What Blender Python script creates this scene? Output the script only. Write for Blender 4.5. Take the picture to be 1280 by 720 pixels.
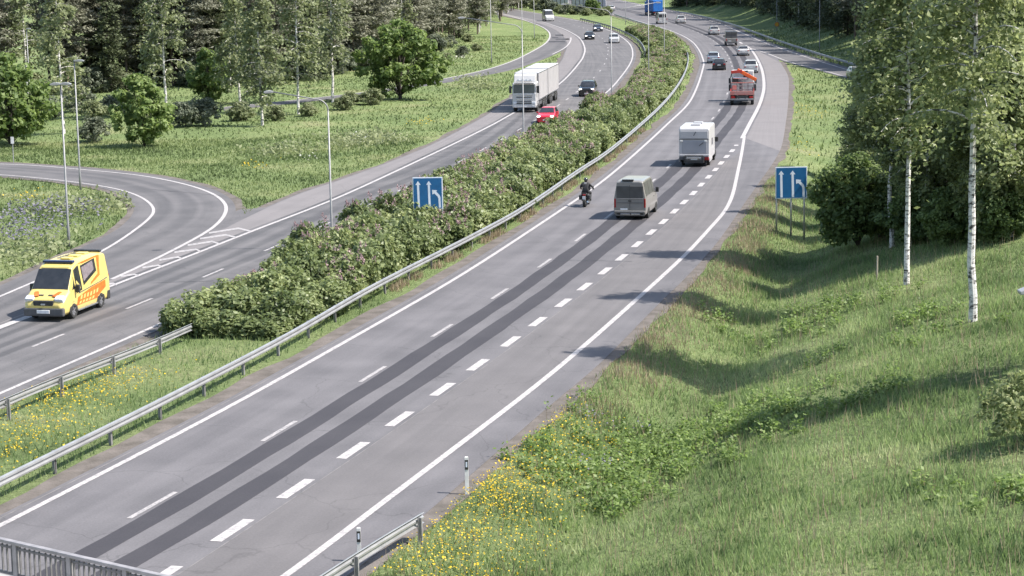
import bpy, bmesh, math, random
import numpy as np
from mathutils import Vector, Matrix

for o in list(bpy.data.objects): bpy.data.objects.remove(o)
SC = bpy.context.scene
COL = SC.collection
R = math.radians

# ------------------------------------------------------------------ camera, sky, sun, exposure
FPX, PITCH, ROLL, CAMH = 2600.0, 0.15947, -0.0174533, 16.186
_fw0 = np.array([0, math.cos(PITCH), -math.sin(PITCH)])
_up0 = np.array([0, math.sin(PITCH), math.cos(PITCH)])
_rt0 = np.array([1.0, 0, 0])
FW = _fw0
RT = math.cos(ROLL) * _rt0 + math.sin(ROLL) * _up0
UP = -math.sin(ROLL) * _rt0 + math.cos(ROLL) * _up0
cam_d = bpy.data.cameras.new('camera')
cam_d.lens = FPX / 1280 * 36.0
cam_d.sensor_width = 36.0
cam_d.sensor_fit = 'HORIZONTAL'
cam_d.clip_start = 0.5
cam_d.clip_end = 5000
cam = bpy.data.objects.new('camera', cam_d)
COL.objects.link(cam)
M = Matrix.Identity(4)
for i in range(3):
    M[i][0] = RT[i]; M[i][1] = UP[i]; M[i][2] = -FW[i]
M[2][3] = CAMH
cam.matrix_world = M
SC.camera = cam

SUN_EL, SUN_AZ = R(52), R(-12)          # direction towards the sun: from +X, slightly from the camera's side
SV = Vector((math.cos(SUN_EL) * math.cos(SUN_AZ), math.cos(SUN_EL) * math.sin(SUN_AZ), math.sin(SUN_EL)))
world = bpy.data.worlds.new('World')
SC.world = world
world.use_nodes = True
wn = world.node_tree
wn.nodes.clear()
sky = wn.nodes.new('ShaderNodeTexSky')
sky.sky_type = 'NISHITA'
sky.sun_disc = False
sky.sun_elevation = SUN_EL
sky.sun_rotation = math.pi / 2 - SUN_AZ
sky.air_density = 1.2
sky.dust_density = 1.6
bg = wn.nodes.new('ShaderNodeBackground')
bg.inputs['Strength'].default_value = 0.115
wo = wn.nodes.new('ShaderNodeOutputWorld')
wn.links.new(sky.outputs[0], bg.inputs[0])
wn.links.new(bg.outputs[0], wo.inputs[0])
sd = bpy.data.lights.new('sun', 'SUN')
sd.energy = 4.7
sd.angle = R(0.5)
sd.color = (1.0, 0.95, 0.87)
sun = bpy.data.objects.new('sun', sd)
COL.objects.link(sun)
sun.rotation_euler = SV.to_track_quat('Z', 'Y').to_euler()
sun.location = (80, 60, 120)
SC.view_settings.view_transform = 'Standard'
SC.view_settings.look = 'None'
SC.view_settings.exposure = 1.13
SC.view_settings.gamma = 1.0
SC.render.engine = 'CYCLES'
SC.cycles.max_bounces = 5
SC.cycles.transparent_max_bounces = 4

# ------------------------------------------------------------------ geometry helpers
def ray(px, py):
    d = FW + (px - 640) / FPX * RT - (py - 360) / FPX * UP
    return d
def at(px, py, z=0.0):
    """point of the place seen at this pixel, at height z"""
    d = ray(px, py)
    t = (z - CAMH) / d[2]
    return np.array([d[0] * t, d[1] * t, z])
def proj(p):
    v = np.asarray(p, float) - np.array([0, 0, CAMH])
    w = v @ FW
    return 640 + FPX * (v @ RT) / w, 360 - FPX * (v @ UP) / w
def spline(pts, n=12):
    """Catmull-Rom through 2-D or 3-D points"""
    P = np.asarray(pts, float)
    if len(P) < 3:
        t = np.linspace(0, 1, n + 1)[:, None]
        return P[0] * (1 - t) + P[-1] * t
    E = np.vstack([2 * P[0] - P[1], P, 2 * P[-1] - P[-2]])
    out = []
    for i in range(1, len(E) - 2):
        p0, p1, p2, p3 = E[i - 1], E[i], E[i + 1], E[i + 2]
        for t in np.linspace(0, 1, n, endpoint=False):
            out.append(0.5 * (2 * p1 + (p2 - p0) * t + (2 * p0 - 5 * p1 + 4 * p2 - p3) * t * t + (3 * p1 - p0 - 3 * p2 + p3) * t ** 3))
    out.append(P[-1])
    return np.array(out)
def ground_path(pxs, z=0.0, n=10):
    return np.array([at(x, y, z) for x, y in spline(pxs, n)])
def arclen(P):
    return np.concatenate([[0], np.cumsum(np.linalg.norm(np.diff(P[:, :2], axis=0), axis=1))])
def resample(P, n=None, step=None):
    s = arclen(P)
    if n is None: n = max(2, int(round(s[-1] / step)) + 1)
    t = np.linspace(0, s[-1], n)
    return np.stack([np.interp(t, s, P[:, k]) for k in range(P.shape[1])], 1)
def smooth(P, k=2, it=2):
    P = P.copy()
    for _ in range(it):
        Q = P.copy()
        Q[1:-1] = (P[:-2] + 2 * P[1:-1] + P[2:]) / 4
        P = Q
    return P
def normals2(P):
    T = np.gradient(P[:, :2], axis=0)
    T /= np.linalg.norm(T, axis=1)[:, None] + 1e-9
    return np.stack([T[:, 1], -T[:, 0]], 1)          # to the right of travel
def offset(P, d):
    Q = P.copy()
    Q[:, :2] += normals2(P) * d
    return Q
def sample_at(P, s):
    S = arclen(P)
    p = np.array([np.interp(s, S, P[:, k]) for k in range(P.shape[1])])
    i = min(max(np.searchsorted(S, s), 1), len(P) - 1)
    t = P[min(i + 1, len(P) - 1), :2] - P[max(i - 2, 0), :2]
    return p, math.atan2(t[1], t[0])
def nearest_s(P, q):
    d = np.linalg.norm(P[:, :2] - np.asarray(q)[:2], axis=1)
    return arclen(P)[int(np.argmin(d))]
def sdist(pts, P):
    """signed distance of points to polyline P, positive to the right of its direction"""
    pts = np.atleast_2d(pts)[:, :2]
    best = np.full(len(pts), 1e9); sg = np.zeros(len(pts)); para = np.zeros(len(pts))
    S = arclen(P)
    for i in range(len(P) - 1):
        a, b = P[i, :2], P[i + 1, :2]
        ab = b - a
        L2 = ab @ ab + 1e-12
        t = np.clip(((pts - a) @ ab) / L2, 0, 1)
        q = pts - a - t[:, None] * ab
        d = np.hypot(q[:, 0], q[:, 1])
        m = d < best
        best[m] = d[m]
        cr = ab[1] * q[:, 0] - ab[0] * q[:, 1]
        sg[m] = np.sign(cr[m])
        para[m] = S[i] + t[m] * math.sqrt(L2)
    return best * np.where(sg == 0, 1, sg), para
def inpoly(pts, poly):
    x, y = pts[:, 0], pts[:, 1]
    ins = np.zeros(len(pts), bool)
    j = len(poly) - 1
    for i in range(len(poly)):
        xi, yi, xj, yj = poly[i][0], poly[i][1], poly[j][0], poly[j][1]
        if yi != yj:
            c = ((yi > y) != (yj > y)) & (x < (xj - xi) * (y - yi) / (yj - yi) + xi)
            ins ^= c
        j = i
    return ins
def sstep(a, b, x):
    t = np.clip((x - a) / (b - a), 0, 1)
    return t * t * (3 - 2 * t)

def link(o, parent=None):
    COL.objects.link(o)
    if parent is not None: o.parent = parent
    return o
def tag(o, label=None, cat=None, group=None, kind=None):
    if label: o['label'] = label
    if cat: o['category'] = cat
    if group: o['group'] = group
    if kind: o['kind'] = kind
    return o
def empty(name, loc=(0, 0, 0), rz=0.0, label=None, cat=None, group=None):
    o = bpy.data.objects.new(name, None)
    o.empty_display_size = 0.3
    COL.objects.link(o)
    o.location = loc
    o.rotation_euler = (0, 0, rz)
    return tag(o, label, cat, group)
def copy_tree(o, parent=None):
    c = o.copy()
    COL.objects.link(c)
    c.parent = parent
    for ch in [k for k in bpy.data.objects if k.parent == o] if False else list(KIDS.get(o.name, [])):
        copy_tree(ch, c)
    return c
KIDS = {}

class MB:
    """collects faces, then builds ONE mesh object"""
    def __init__(s): s.v = []; s.f = []; s.uv = None
    def add(s, vs, fs):
        b = len(s.v)
        s.v += [tuple(map(float, p)) for p in vs]
        s.f += [tuple(b + i for i in f) for f in fs]
        return s
    def box(s, c, d, rz=0.0, ry=0.0, taper=1.0, rx=0.0):
        hx, hy, hz = d[0] / 2, d[1] / 2, d[2] / 2
        m = Matrix.Rotation(rz, 3, 'Z') @ Matrix.Rotation(ry, 3, 'Y') @ Matrix.Rotation(rx, 3, 'X')
        vs = []
        for z in (-1, 1):
            k = taper if z > 0 else 1.0
            for x, y in ((-1, -1), (1, -1), (1, 1), (-1, 1)):
                p = m @ Vector((x * hx * k, y * hy * k, z * hz))
                vs.append((p.x + c[0], p.y + c[1], p.z + c[2]))
        return s.add(vs, [(3, 2, 1, 0), (4, 5, 6, 7), (0, 1, 5, 4), (1, 2, 6, 5), (2, 3, 7, 6), (3, 0, 4, 7)])
    def tube(s, pts, rad, n=8, cap=True):
        pts = [Vector(p) for p in pts]
        if not hasattr(rad, '__len__'): rad = [rad] * len(pts)
        rings = []
        ref = None
        for i, p in enumerate(pts):
            t = (pts[min(i + 1, len(pts) - 1)] - pts[max(i - 1, 0)]).normalized()
            if ref is None:
                ref = t.orthogonal().normalized()
            a = (ref - t * ref.dot(t))
            a = a.normalized() if a.length > 1e-6 else t.orthogonal().normalized()
            ref = a
            b = t.cross(a)
            rings.append([p + (a * math.cos(2 * math.pi * k / n) + b * math.sin(2 * math.pi * k / n)) * rad[i] for k in range(n)])
        vs = [q for r_ in rings for q in r_]
        fs = []
        for i in range(len(pts) - 1):
            for k in range(n):
                k2 = (k + 1) % n
                fs.append((i * n + k, i * n + k2, (i + 1) * n + k2, (i + 1) * n + k))
        if cap:
            fs.append(tuple(range(n - 1, -1, -1)))
            fs.append(tuple((len(pts) - 1) * n + k for k in range(n)))
        return s.add(vs, fs)
    def cyl(s, a, b, r, n=16): return s.tube([a, b], r, n)
    def prism(s, poly, axis, lo, hi):
        """polygon extruded along an axis: axis 'y' takes (x,z) points, 'x' takes (y,z), 'z' takes (x,y)"""
        n = len(poly)
        def mk(p, h):
            return {'y': (p[0], h, p[1]), 'x': (h, p[0], p[1]), 'z': (p[0], p[1], h)}[axis]
        vs = [mk(p, lo) for p in poly] + [mk(p, hi) for p in poly]
        fs = [tuple(range(n)), tuple(range(2 * n - 1, n - 1, -1))]
        for i in range(n):
            j = (i + 1) % n
            fs.append((i, i + n, j + n, j))
        return s.add(vs, fs)
    def sphere(s, c, r, nu=12, nv=8):
        rr = r if hasattr(r, '__len__') else (r, r, r)
        vs = [(c[0], c[1], c[2] - rr[2])]
        for j in range(1, nv):
            ph = -math.pi / 2 + math.pi * j / nv
            for i in range(nu):
                th = 2 * math.pi * i / nu
                vs.append((c[0] + rr[0] * math.cos(ph) * math.cos(th), c[1] + rr[1] * math.cos(ph) * math.sin(th), c[2] + rr[2] * math.sin(ph)))
        vs.append((c[0], c[1], c[2] + rr[2]))
        fs = []
        for i in range(nu):
            k = (i + 1) % nu
            fs.append((0, 1 + k, 1 + i))
            for j in range(nv - 2):
                fs.append((1 + j * nu + i, 1 + j * nu + k, 1 + (j + 1) * nu + k, 1 + (j + 1) * nu + i))
            fs.append((len(vs) - 1, 1 + (nv - 2) * nu + i, 1 + (nv - 2) * nu + k))
        return s.add(vs, fs)
    def mesh(s, name, mat=None):
        me = bpy.data.meshes.new(name)
        me.from_pydata(s.v, [], s.f)
        bm = bmesh.new(); bm.from_mesh(me)
        bmesh.ops.recalc_face_normals(bm, faces=bm.faces)
        bm.to_mesh(me); bm.free()
        if mat: me.materials.append(mat)
        return me
    def build(s, name, mat, parent=None, bevel=0.0, smooth_=False, seg=2):
        me = s.mesh(name, mat)
        if smooth_:
            me.polygons.foreach_set('use_smooth', [True] * len(me.polygons))
        o = bpy.data.objects.new(name, me)
        link(o, parent)
        if parent is not None: KIDS.setdefault(parent.name, []).append(o)
        if bevel > 0:
            b = o.modifiers.new('bevel', 'BEVEL'); b.width = bevel; b.segments = seg; b.limit_method = 'ANGLE'; b.angle_limit = R(32)
        return o
def inst(name, me, parent, loc=(0, 0, 0), rz=0.0, scale=None):
    o = bpy.data.objects.new(name, me)
    COL.objects.link(o)
    o.parent = parent
    o.location = loc
    o.rotation_euler = (0, 0, rz)
    if scale: o.scale = scale
    if parent is not None: KIDS.setdefault(parent.name, []).append(o)
    return o

# ------------------------------------------------------------------ materials
def _new(name):
    m = bpy.data.materials.new(name)
    m.use_nodes = True
    nt = m.node_tree
    b = nt.nodes['Principled BSDF']
    return m, nt, b
def pm(name, c1, c2=None, scale=3.0, rough=0.6, metal=0.0, bump=0.0, bscale=None, coat=0.0, spec=0.5, emit=None, stretch=None):
    """principled material whose colour wanders between c1 and c2 with a noise"""
    m, nt, b = _new(name)
    c2 = c2 or tuple(x * 0.85 for x in c1)
    tc = nt.nodes.new('ShaderNodeTexCoord')
    nz = nt.nodes.new('ShaderNodeTexNoise')
    nz.inputs['Scale'].default_value = scale
    nz.inputs['Detail'].default_value = 6
    src = tc.outputs['Object']
    if stretch:
        mp = nt.nodes.new('ShaderNodeMapping')
        mp.inputs['Scale'].default_value = stretch
        nt.links.new(src, mp.inputs[0]); src = mp.outputs[0]
    nt.links.new(src, nz.inputs['Vector'])
    mx = nt.nodes.new('ShaderNodeMix'); mx.data_type = 'RGBA'
    mx.inputs['A'].default_value = (*c1, 1); mx.inputs['B'].default_value = (*c2, 1)
    rmp = nt.nodes.new('ShaderNodeMapRange')
    rmp.inputs['From Min'].default_value = 0.35; rmp.inputs['From Max'].default_value = 0.65
    nt.links.new(nz.outputs['Fac'], rmp.inputs['Value'])
    nt.links.new(rmp.outputs[0], mx.inputs['Factor'])
    nt.links.new(mx.outputs['Result'], b.inputs['Base Color'])
    b.inputs['Roughness'].default_value = rough
    b.inputs['Metallic'].default_value = metal
    b.inputs['Coat Weight'].default_value = coat
    b.inputs['Specular IOR Level'].default_value = spec
    if emit:
        b.inputs['Emission Color'].default_value = (*emit[:3], 1)
        b.inputs['Emission Strength'].default_value = emit[3]
    if bump:
        n2 = nt.nodes.new('ShaderNodeTexNoise'); n2.inputs['Scale'].default_value = bscale or scale * 6; n2.inputs['Detail'].default_value = 4
        nt.links.new(src, n2.inputs['Vector'])
        bp_ = nt.nodes.new('ShaderNodeBump'); bp_.inputs['Strength'].default_value = bump; bp_.inputs['Distance'].default_value = 0.03
        nt.links.new(n2.outputs['Fac'], bp_.inputs['Height'])
        nt.links.new(bp_.outputs[0], b.inputs['Normal'])
    return m
def leafmat(name, cols, trans=0.3, rough=0.55, huevar=0.25, tscale=0.6, namp=0.9):
    """foliage: colour by a per-leaf random, by a noise in the crown and by a per-plant random"""
    m, nt, b = _new(name)
    N = nt.nodes; L = nt.links
    at_ = N.new('ShaderNodeAttribute'); at_.attribute_name = 'rnd'
    oi = N.new('ShaderNodeObjectInfo')
    tc = N.new('ShaderNodeTexCoord')
    nz = N.new('ShaderNodeTexNoise'); nz.inputs['Scale'].default_value = tscale; nz.inputs['Detail'].default_value = 3
    L.new(tc.outputs['Object'], nz.inputs['Vector'])
    a1 = N.new('ShaderNodeMath'); a1.operation = 'MULTIPLY_ADD'
    L.new(at_.outputs['Fac'], a1.inputs[0]); a1.inputs[1].default_value = 0.5
    a2 = N.new('ShaderNodeMath'); a2.operation = 'MULTIPLY_ADD'
    L.new(nz.outputs['Fac'], a2.inputs[0]); a2.inputs[1].default_value = namp; a2.inputs[2].default_value = 0.13 - namp * 0.5
    L.new(a2.outputs[0], a1.inputs[2])
    a3 = N.new('ShaderNodeMath'); a3.operation = 'MULTIPLY_ADD'
    L.new(oi.outputs['Random'], a3.inputs[0]); a3.inputs[1].default_value = huevar; L.new(a1.outputs[0], a3.inputs[2])
    cr = N.new('ShaderNodeValToRGB')
    el = cr.color_ramp.elements
    while len(el) < len(cols): el.new(0.5)
    for i, c in enumerate(cols):
        el[i].position = i / (len(cols) - 1)
        el[i].color = (*c, 1)
    L.new(a3.outputs[0], cr.inputs[0])
    L.new(cr.outputs[0], b.inputs['Base Color'])
    b.inputs['Roughness'].default_value = rough
    b.inputs['Specular IOR Level'].default_value = 0.3
    tr = N.new('ShaderNodeBsdfTranslucent')
    hs = N.new('ShaderNodeHueSaturation'); hs.inputs['Saturation'].default_value = 1.1; hs.inputs['Value'].default_value = 1.3
    L.new(cr.outputs[0], hs.inputs['Color']); L.new(hs.outputs[0], tr.inputs['Color'])
    mx = N.new('ShaderNodeMixShader'); mx.inputs[0].default_value = min(0.5, trans * 1.35)
    out = N['Material Output']
    L.new(b.outputs[0], mx.inputs[1]); L.new(tr.outputs[0], mx.inputs[2]); L.new(mx.outputs[0], out.inputs['Surface'])
    return m
def asphaltmat(name, c1, c2, track=0.0, tracks=(), crack=0.0):
    """worn asphalt; UV in metres: u across, v along; wheel tracks are polished bands across u"""
    m, nt, b = _new(name)
    N = nt.nodes; L = nt.links
    uv = N.new('ShaderNodeUVMap'); uv.uv_map = 'UVMap'
    geo = N.new('ShaderNodeNewGeometry')
    n1 = N.new('ShaderNodeTexNoise'); n1.inputs['Scale'].default_value = 0.35; n1.inputs['Detail'].default_value = 5
    L.new(geo.outputs['Position'], n1.inputs['Vector'])
    mp = N.new('ShaderNodeMapping'); mp.inputs['Scale'].default_value = (1.1, 0.035, 1)
    L.new(uv.outputs[0], mp.inputs[0])
    n2 = N.new('ShaderNodeTexNoise'); n2.inputs['Scale'].default_value = 1.0; n2.inputs['Detail'].default_value = 5
    L.new(mp.outputs[0], n2.inputs['Vector'])
    n3 = N.new('ShaderNodeTexNoise'); n3.inputs['Scale'].default_value = 13.0; n3.inputs['Detail'].default_value = 6; n3.inputs['Roughness'].default_value = 0.8
    L.new(geo.outputs['Position'], n3.inputs['Vector'])
    def ma(op, a, bb, c=None):
        k = N.new('ShaderNodeMath'); k.operation = op
        for i, q in enumerate((a, bb, c)):
            if q is None: continue
            if hasattr(q, 'is_linked') or hasattr(q, 'links'): L.new(q, k.inputs[i])
            else: k.inputs[i].default_value = q
        return k.outputs[0]
    s = ma('MULTIPLY_ADD', n1.outputs['Fac'], 0.95, -0.35)
    s = ma('MULTIPLY_ADD', n2.outputs['Fac'], 0.85, s)
    s = ma('ADD', s, -0.15)
    s = ma('MULTIPLY_ADD', n3.outputs['Fac'], 1.5, s)
    s = ma('ADD', s, -0.57)
    if tracks:
        sp = N.new('ShaderNodeSeparateXYZ'); L.new(uv.outputs[0], sp.inputs[0])
        for u0, w0 in tracks:
            d = ma('ABSOLUTE', ma('SUBTRACT', sp.outputs['X'], u0), 0)
            k = N.new('ShaderNodeMapRange'); k.interpolation_type = 'SMOOTHSTEP'
            k.inputs['From Min'].default_value = w0 * 1.1; k.inputs['From Max'].default_value = w0 * 0.35
            L.new(d, k.inputs['Value'])
            s = ma('MULTIPLY_ADD', k.outputs[0], track, s)
    mx = N.new('ShaderNodeMix'); mx.data_type = 'RGBA'; mx.clamp_factor = True
    mx.inputs['A'].default_value = (*c1, 1); mx.inputs['B'].default_value = (*c2, 1)
    k = N.new('ShaderNodeMapRange'); k.inputs['From Min'].default_value = 0.3; k.inputs['From Max'].default_value = 0.95
    L.new(s, k.inputs['Value'])
    L.new(k.outputs[0], mx.inputs['Factor'])
    col = mx.outputs['Result']
    if crack:
        vo = N.new('ShaderNodeTexVoronoi'); vo.feature = 'DISTANCE_TO_EDGE'; vo.inputs['Scale'].default_value = 0.16
        dn = N.new('ShaderNodeMix'); dn.data_type = 'VECTOR'; dn.inputs['Factor'].default_value = 0.08
        L.new(geo.outputs['Position'], dn.inputs['A']); 
        sc_ = N.new('ShaderNodeVectorMath'); sc_.operation = 'SCALE'; sc_.inputs['Scale'].default_value = 30
        L.new(n1.outputs['Color'], sc_.inputs[0]); L.new(sc_.outputs[0], dn.inputs['B'])
        L.new(dn.outputs['Result'], vo.inputs['Vector'])
        k2 = N.new('ShaderNodeMapRange'); k2.inputs['From Min'].default_value = 0.0; k2.inputs['From Max'].default_value = 0.006
        k2.inputs['To Min'].default_value = 1 - crack; k2.inputs['To Max'].default_value = 1
        L.new(vo.outputs['Distance'], k2.inputs['Value'])
        m2 = N.new('ShaderNodeVectorMath'); m2.operation = 'SCALE'
        L.new(col, m2.inputs[0]); L.new(k2.outputs[0], m2.inputs['Scale'])
        col = m2.outputs[0]
    L.new(col, b.inputs['Base Color'])
    b.inputs['Roughness'].default_value = 0.82
    b.inputs['Specular IOR Level'].default_value = 0.35
    n4 = N.new('ShaderNodeTexNoise'); n4.inputs['Scale'].default_value = 40; n4.inputs['Detail'].default_value = 3
    L.new(geo.outputs['Position'], n4.inputs['Vector'])
    bu = N.new('ShaderNodeBump'); bu.inputs['Strength'].default_value = 0.35; bu.inputs['Distance'].default_value = 0.01
    L.new(n4.outputs['Fac'], bu.inputs['Height']); L.new(bu.outputs[0], b.inputs['Normal'])
    return m
def paintmat(name, c, wear):
    """thermoplastic road paint with worn-through speckles"""
    m, nt, b = _new(name)
    N = nt.nodes; L = nt.links
    geo = N.new('ShaderNodeNewGeometry')
    n1 = N.new('ShaderNodeTexNoise'); n1.inputs['Scale'].default_value = 5; n1.inputs['Detail'].default_value = 8; n1.inputs['Roughness'].default_value = 0.75
    L.new(geo.outputs['Position'], n1.inputs['Vector'])
    cr = N.new('ShaderNodeValToRGB')
    cr.color_ramp.elements[0].position = wear - 0.05; cr.color_ramp.elements[0].color = (0.17, 0.165, 0.168, 1)
    cr.color_ramp.elements[1].position = wear + 0.14; cr.color_ramp.elements[1].color = (*c, 1)
    L.new(n1.outputs['Fac'], cr.inputs[0]); L.new(cr.outputs[0], b.inputs['Base Color'])
    b.inputs['Roughness'].default_value = 0.7
    return m
def groundmat(name):
    m, nt, b = _new(name)
    N = nt.nodes; L = nt.links
    geo = N.new('ShaderNodeNewGeometry')
    n1 = N.new('ShaderNodeTexNoise'); n1.inputs['Scale'].default_value = 0.12; n1.inputs['Detail'].default_value = 8; n1.inputs['Roughness'].default_value = 0.65
    L.new(geo.outputs['Position'], n1.inputs['Vector'])
    cr = N.new('ShaderNodeValToRGB')
    el = cr.color_ramp.elements
    el[0].position = 0.28; el[0].color = (0.10, 0.135, 0.055, 1)
    el[1].position = 0.72; el[1].color = (0.24, 0.235, 0.13, 1)
    e = el.new(0.45); e.color = (0.14, 0.185, 0.075, 1)
    e = el.new(0.58); e.color = (0.18, 0.215, 0.095, 1)
    L.new(n1.outputs['Fac'], cr.inputs[0])
    n2 = N.new('ShaderNodeTexNoise'); n2.inputs['Scale'].default_value = 3.0; n2.inputs['Detail'].default_value = 8; n2.inputs['Roughness'].default_value = 0.8
    L.new(geo.outputs['Position'], n2.inputs['Vector'])
    k = N.new('ShaderNodeMapRange'); k.inputs['From Min'].default_value = 0.3; k.inputs['From Max'].default_value = 0.7; k.inputs['To Min'].default_value = 0.55; k.inputs['To Max'].default_value = 1.35
    L.new(n2.outputs['Fac'], k.inputs['Value'])
    sc_ = N.new('ShaderNodeVectorMath'); sc_.operation = 'SCALE'
    L.new(cr.outputs[0], sc_.inputs[0]); L.new(k.outputs[0], sc_.inputs['Scale'])
    L.new(sc_.outputs[0], b.inputs['Base Color'])
    b.inputs['Roughness'].default_value = 0.95; b.inputs['Specular IOR Level'].default_value = 0.1
    bu = N.new('ShaderNodeBump'); bu.inputs['Strength'].default_value = 0.9; bu.inputs['Distance'].default_value = 0.25
    L.new(n2.outputs['Fac'], bu.inputs['Height']); L.new(bu.outputs[0], b.inputs['Normal'])
    return m
# ------------------------------------------------------------------ road lines as traced on the ground
PX_L1 = [(-160, 737), (-60, 689), (0, 657), (160, 575), (302.5, 500), (420, 433.8), (550, 360), (620, 316.3), (720, 250), (760, 221.3), (806.9, 180.6), (835, 154.4), (859.4, 131), (871.3, 108.8), (878.8, 85), (879.4, 76.5), (873.8, 62.5), (862.5, 50), (840, 39), (805, 28.5), (770, 19), (735, 10.5), (700, 3.5), (660, -3)]
PX_DASH = [(-80, 780), (30, 720), (193.3, 630.9), (348.8, 539.1), (465.1, 468.4), (553, 412.9), (625.5, 366.8), (680.9, 329), (725, 297.4), (761, 269.9), (816.3, 226.3), (836, 208), (863, 178), (891, 147.8), (899, 137.9), (910, 115), (915.6, 91), (915.2, 84), (911.6, 73.4), (903.8, 61.3), (892.3, 51.3), (878, 43.5), (861, 36.3), (835, 27.5), (805, 19.5), (770, 11.8), (735, 5), (700, -1)]
PX_BIG = [(80, 800), (200, 722), (289, 664.2), (370.5, 610.4), (440.6, 563.9), (500.5, 523.2), (552.8, 487.2), (598.5, 455.5), (638.1, 427.1), (673, 401.6), (703.9, 378.9), (731.4, 358.1), (755.9, 339), (777.5, 321.5), (796.9, 305.1), (813.8, 290.6), (829.8, 276.8), (843, 264.3), (855.5, 252.4), (866.8, 241.4), (876.4, 231), (885.7, 221.2), (894.3, 212.1), (901.5, 203.6), (908.4, 195.5), (915.5, 188.3), (921, 180.8)]
PX_RL = [(240, 800), (360, 718), (480, 627), (595, 540), (670, 482.5), (740, 423.8), (820, 352.5), (860, 315), (890, 282.5), (906, 264), (915.6, 244), (922, 216), (927, 192), (930.5, 170)]
PX_RL2 = [(927.5, 173), (938, 153), (948, 134), (953.5, 118), (955, 105), (952.5, 87.5), (946, 72.5), (939, 62), (932, 56.5)]
PX_RE = [(330, 790), (440, 716), (540, 635), (575, 605), (640, 548), (690, 504), (745, 459), (815, 388), (857, 347), (895, 305), (930, 255), (944, 235), (959, 214), (970, 197.5), (978, 179), (984, 140), (986, 112), (985, 95), (975, 77)]
PX_RAMPR = [(760, -2), (800, 6), (835, 13), (865, 20), (890, 26.5), (907.5, 32), (920, 38), (935, 44.4), (952.5, 52), (971, 58.8), (992, 66), (1032, 79), (1100, 99), (1200, 126), (1300, 150)]
PX_RAMPL = [(937, 60), (952, 64.5), (965, 69), (981, 75.5), (1000, 81), (1032, 89), (1100, 108), (1200, 137), (1300, 163)]
# oncoming carriageway, listed from the far end to the near end (direction of travel)
PX_LL = [(612, 13), (640, 19.5), (662, 24), (680, 28), (696, 33), (710, 38.5), (725, 48), (731, 60), (730, 68), (725, 77.5), (704, 101), (675, 122), (637, 144), (600, 164), (495, 214), (410, 252.5), (315, 288.8), (250, 315), (200, 334), (160, 349), (127.5, 363), (60, 386), (0, 409), (-80, 440)]
PX_LD = [(612, 11), (640, 16), (670, 21.5), (700, 27), (718, 31.3), (735, 37.3), (748.8, 45), (756, 51.5), (760.2, 61), (759, 70), (755, 81), (742.5, 97), (709, 124), (668, 151), (628.5, 173.3), (577, 200.8), (542.7, 217.5), (458, 257.6), (405, 281.5), (341.5, 309), (265.4, 341.9), (173.4, 380), (59, 426), (-60, 474)]
PX_LRT = [(612, 7), (640, 11.5), (680, 18.5), (720, 25.5), (740, 30.5), (760, 37.5), (775, 45), (787.5, 55.5), (791, 67.5), (787.5, 80), (775, 97.5), (760, 114), (735, 133), (700, 157), (640, 191), (560, 232), (458, 284), (350, 336), (270, 372), (192.5, 408.8), (75, 458.8), (0, 492), (-80, 527)]
PX_LSH = [(612, 16), (640, 22), (664, 27), (684, 33), (700, 42), (708, 54), (706, 64), (698, 80), (676, 99), (637, 122), (607, 143.8), (545, 177.5), (495, 199), (420, 226), (370, 242.5), (320, 265), (293, 278), (240, 305), (180, 330), (120, 357), (50, 382), (0, 402), (-80, 434)]
# exit ramp beyond the truck
PX_XL = [(600, 10), (640, 20.6), (662, 27.5), (680, 35), (687.5, 43.5), (682, 54), (662, 66), (637.5, 77.5), (600, 89), (535, 102.5), (492, 110), (450, 116), (365, 125.5), (280, 134)]
PX_XR = [(612, 9), (650, 16), (678, 24), (704, 34), (716, 46), (711, 58), (692, 68.5), (665, 79), (640, 87), (600, 95.3), (555, 103.5), (495, 112.5), (450, 119), (365, 129), (280, 138)]
# loop ramp
PX_OUT = [(-80, 203), (0, 205), (44, 206.7), (100, 211.7), (166.7, 218), (216.7, 226.7), (253, 236.7), (275, 247.5), (283.5, 260), (276.7, 275), (260, 289), (233, 304), (200, 321), (133, 352), (60, 383), (0, 407)]
PX_IN = [(-80, 215), (0, 218.2), (66.7, 224.4), (111, 230), (144.4, 235.6), (166.7, 242), (184, 251), (193, 261.5), (189, 271), (166.7, 289), (142, 305.6), (115.6, 320), (36.7, 355), (0, 370.5), (-60, 396)]
PX_OUTE = [(-80, 201), (0, 203), (100, 209), (170, 215.5), (222, 224.5), (263, 235), (287, 247), (295, 260), (290, 274), (268, 290), (240, 305), (205, 321), (137, 353), (60, 385), (0, 409)]
PX_INE = [(-80, 216.5), (0, 219.8), (66, 226), (108, 231), (133, 236), (152, 244), (166, 255), (168, 264), (160, 275), (143, 289), (100, 310), (33, 342), (0, 357), (-60, 383)]

L1 = smooth(resample(ground_path(PX_L1), step=2.0), it=6)
DASH = smooth(resample(ground_path(PX_DASH), step=2.0), it=6)
BIG = smooth(resample(ground_path(PX_BIG), step=1.0), it=4)
RL = smooth(resample(ground_path(PX_RL), step=1.5), it=3)
RL2 = smooth(resample(ground_path(PX_RL2), step=2.0), it=4)
RE = smooth(resample(ground_path(PX_RE), step=1.5), it=3)
RAMPR = smooth(resample(ground_path(PX_RAMPR), step=3.0), it=4)
RAMPL = smooth(resample(ground_path(PX_RAMPL), step=3.0), it=2)
LL = smooth(resample(ground_path(PX_LL), step=2.0), it=8)
LD = smooth(resample(ground_path(PX_LD), step=2.0), it=8)
LRT = smooth(resample(ground_path(PX_LRT), step=2.0), it=8)
LSH = smooth(resample(ground_path(PX_LSH), step=2.0), it=4)
XL = smooth(resample(ground_path(PX_XL), step=2.0), it=4)
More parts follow.
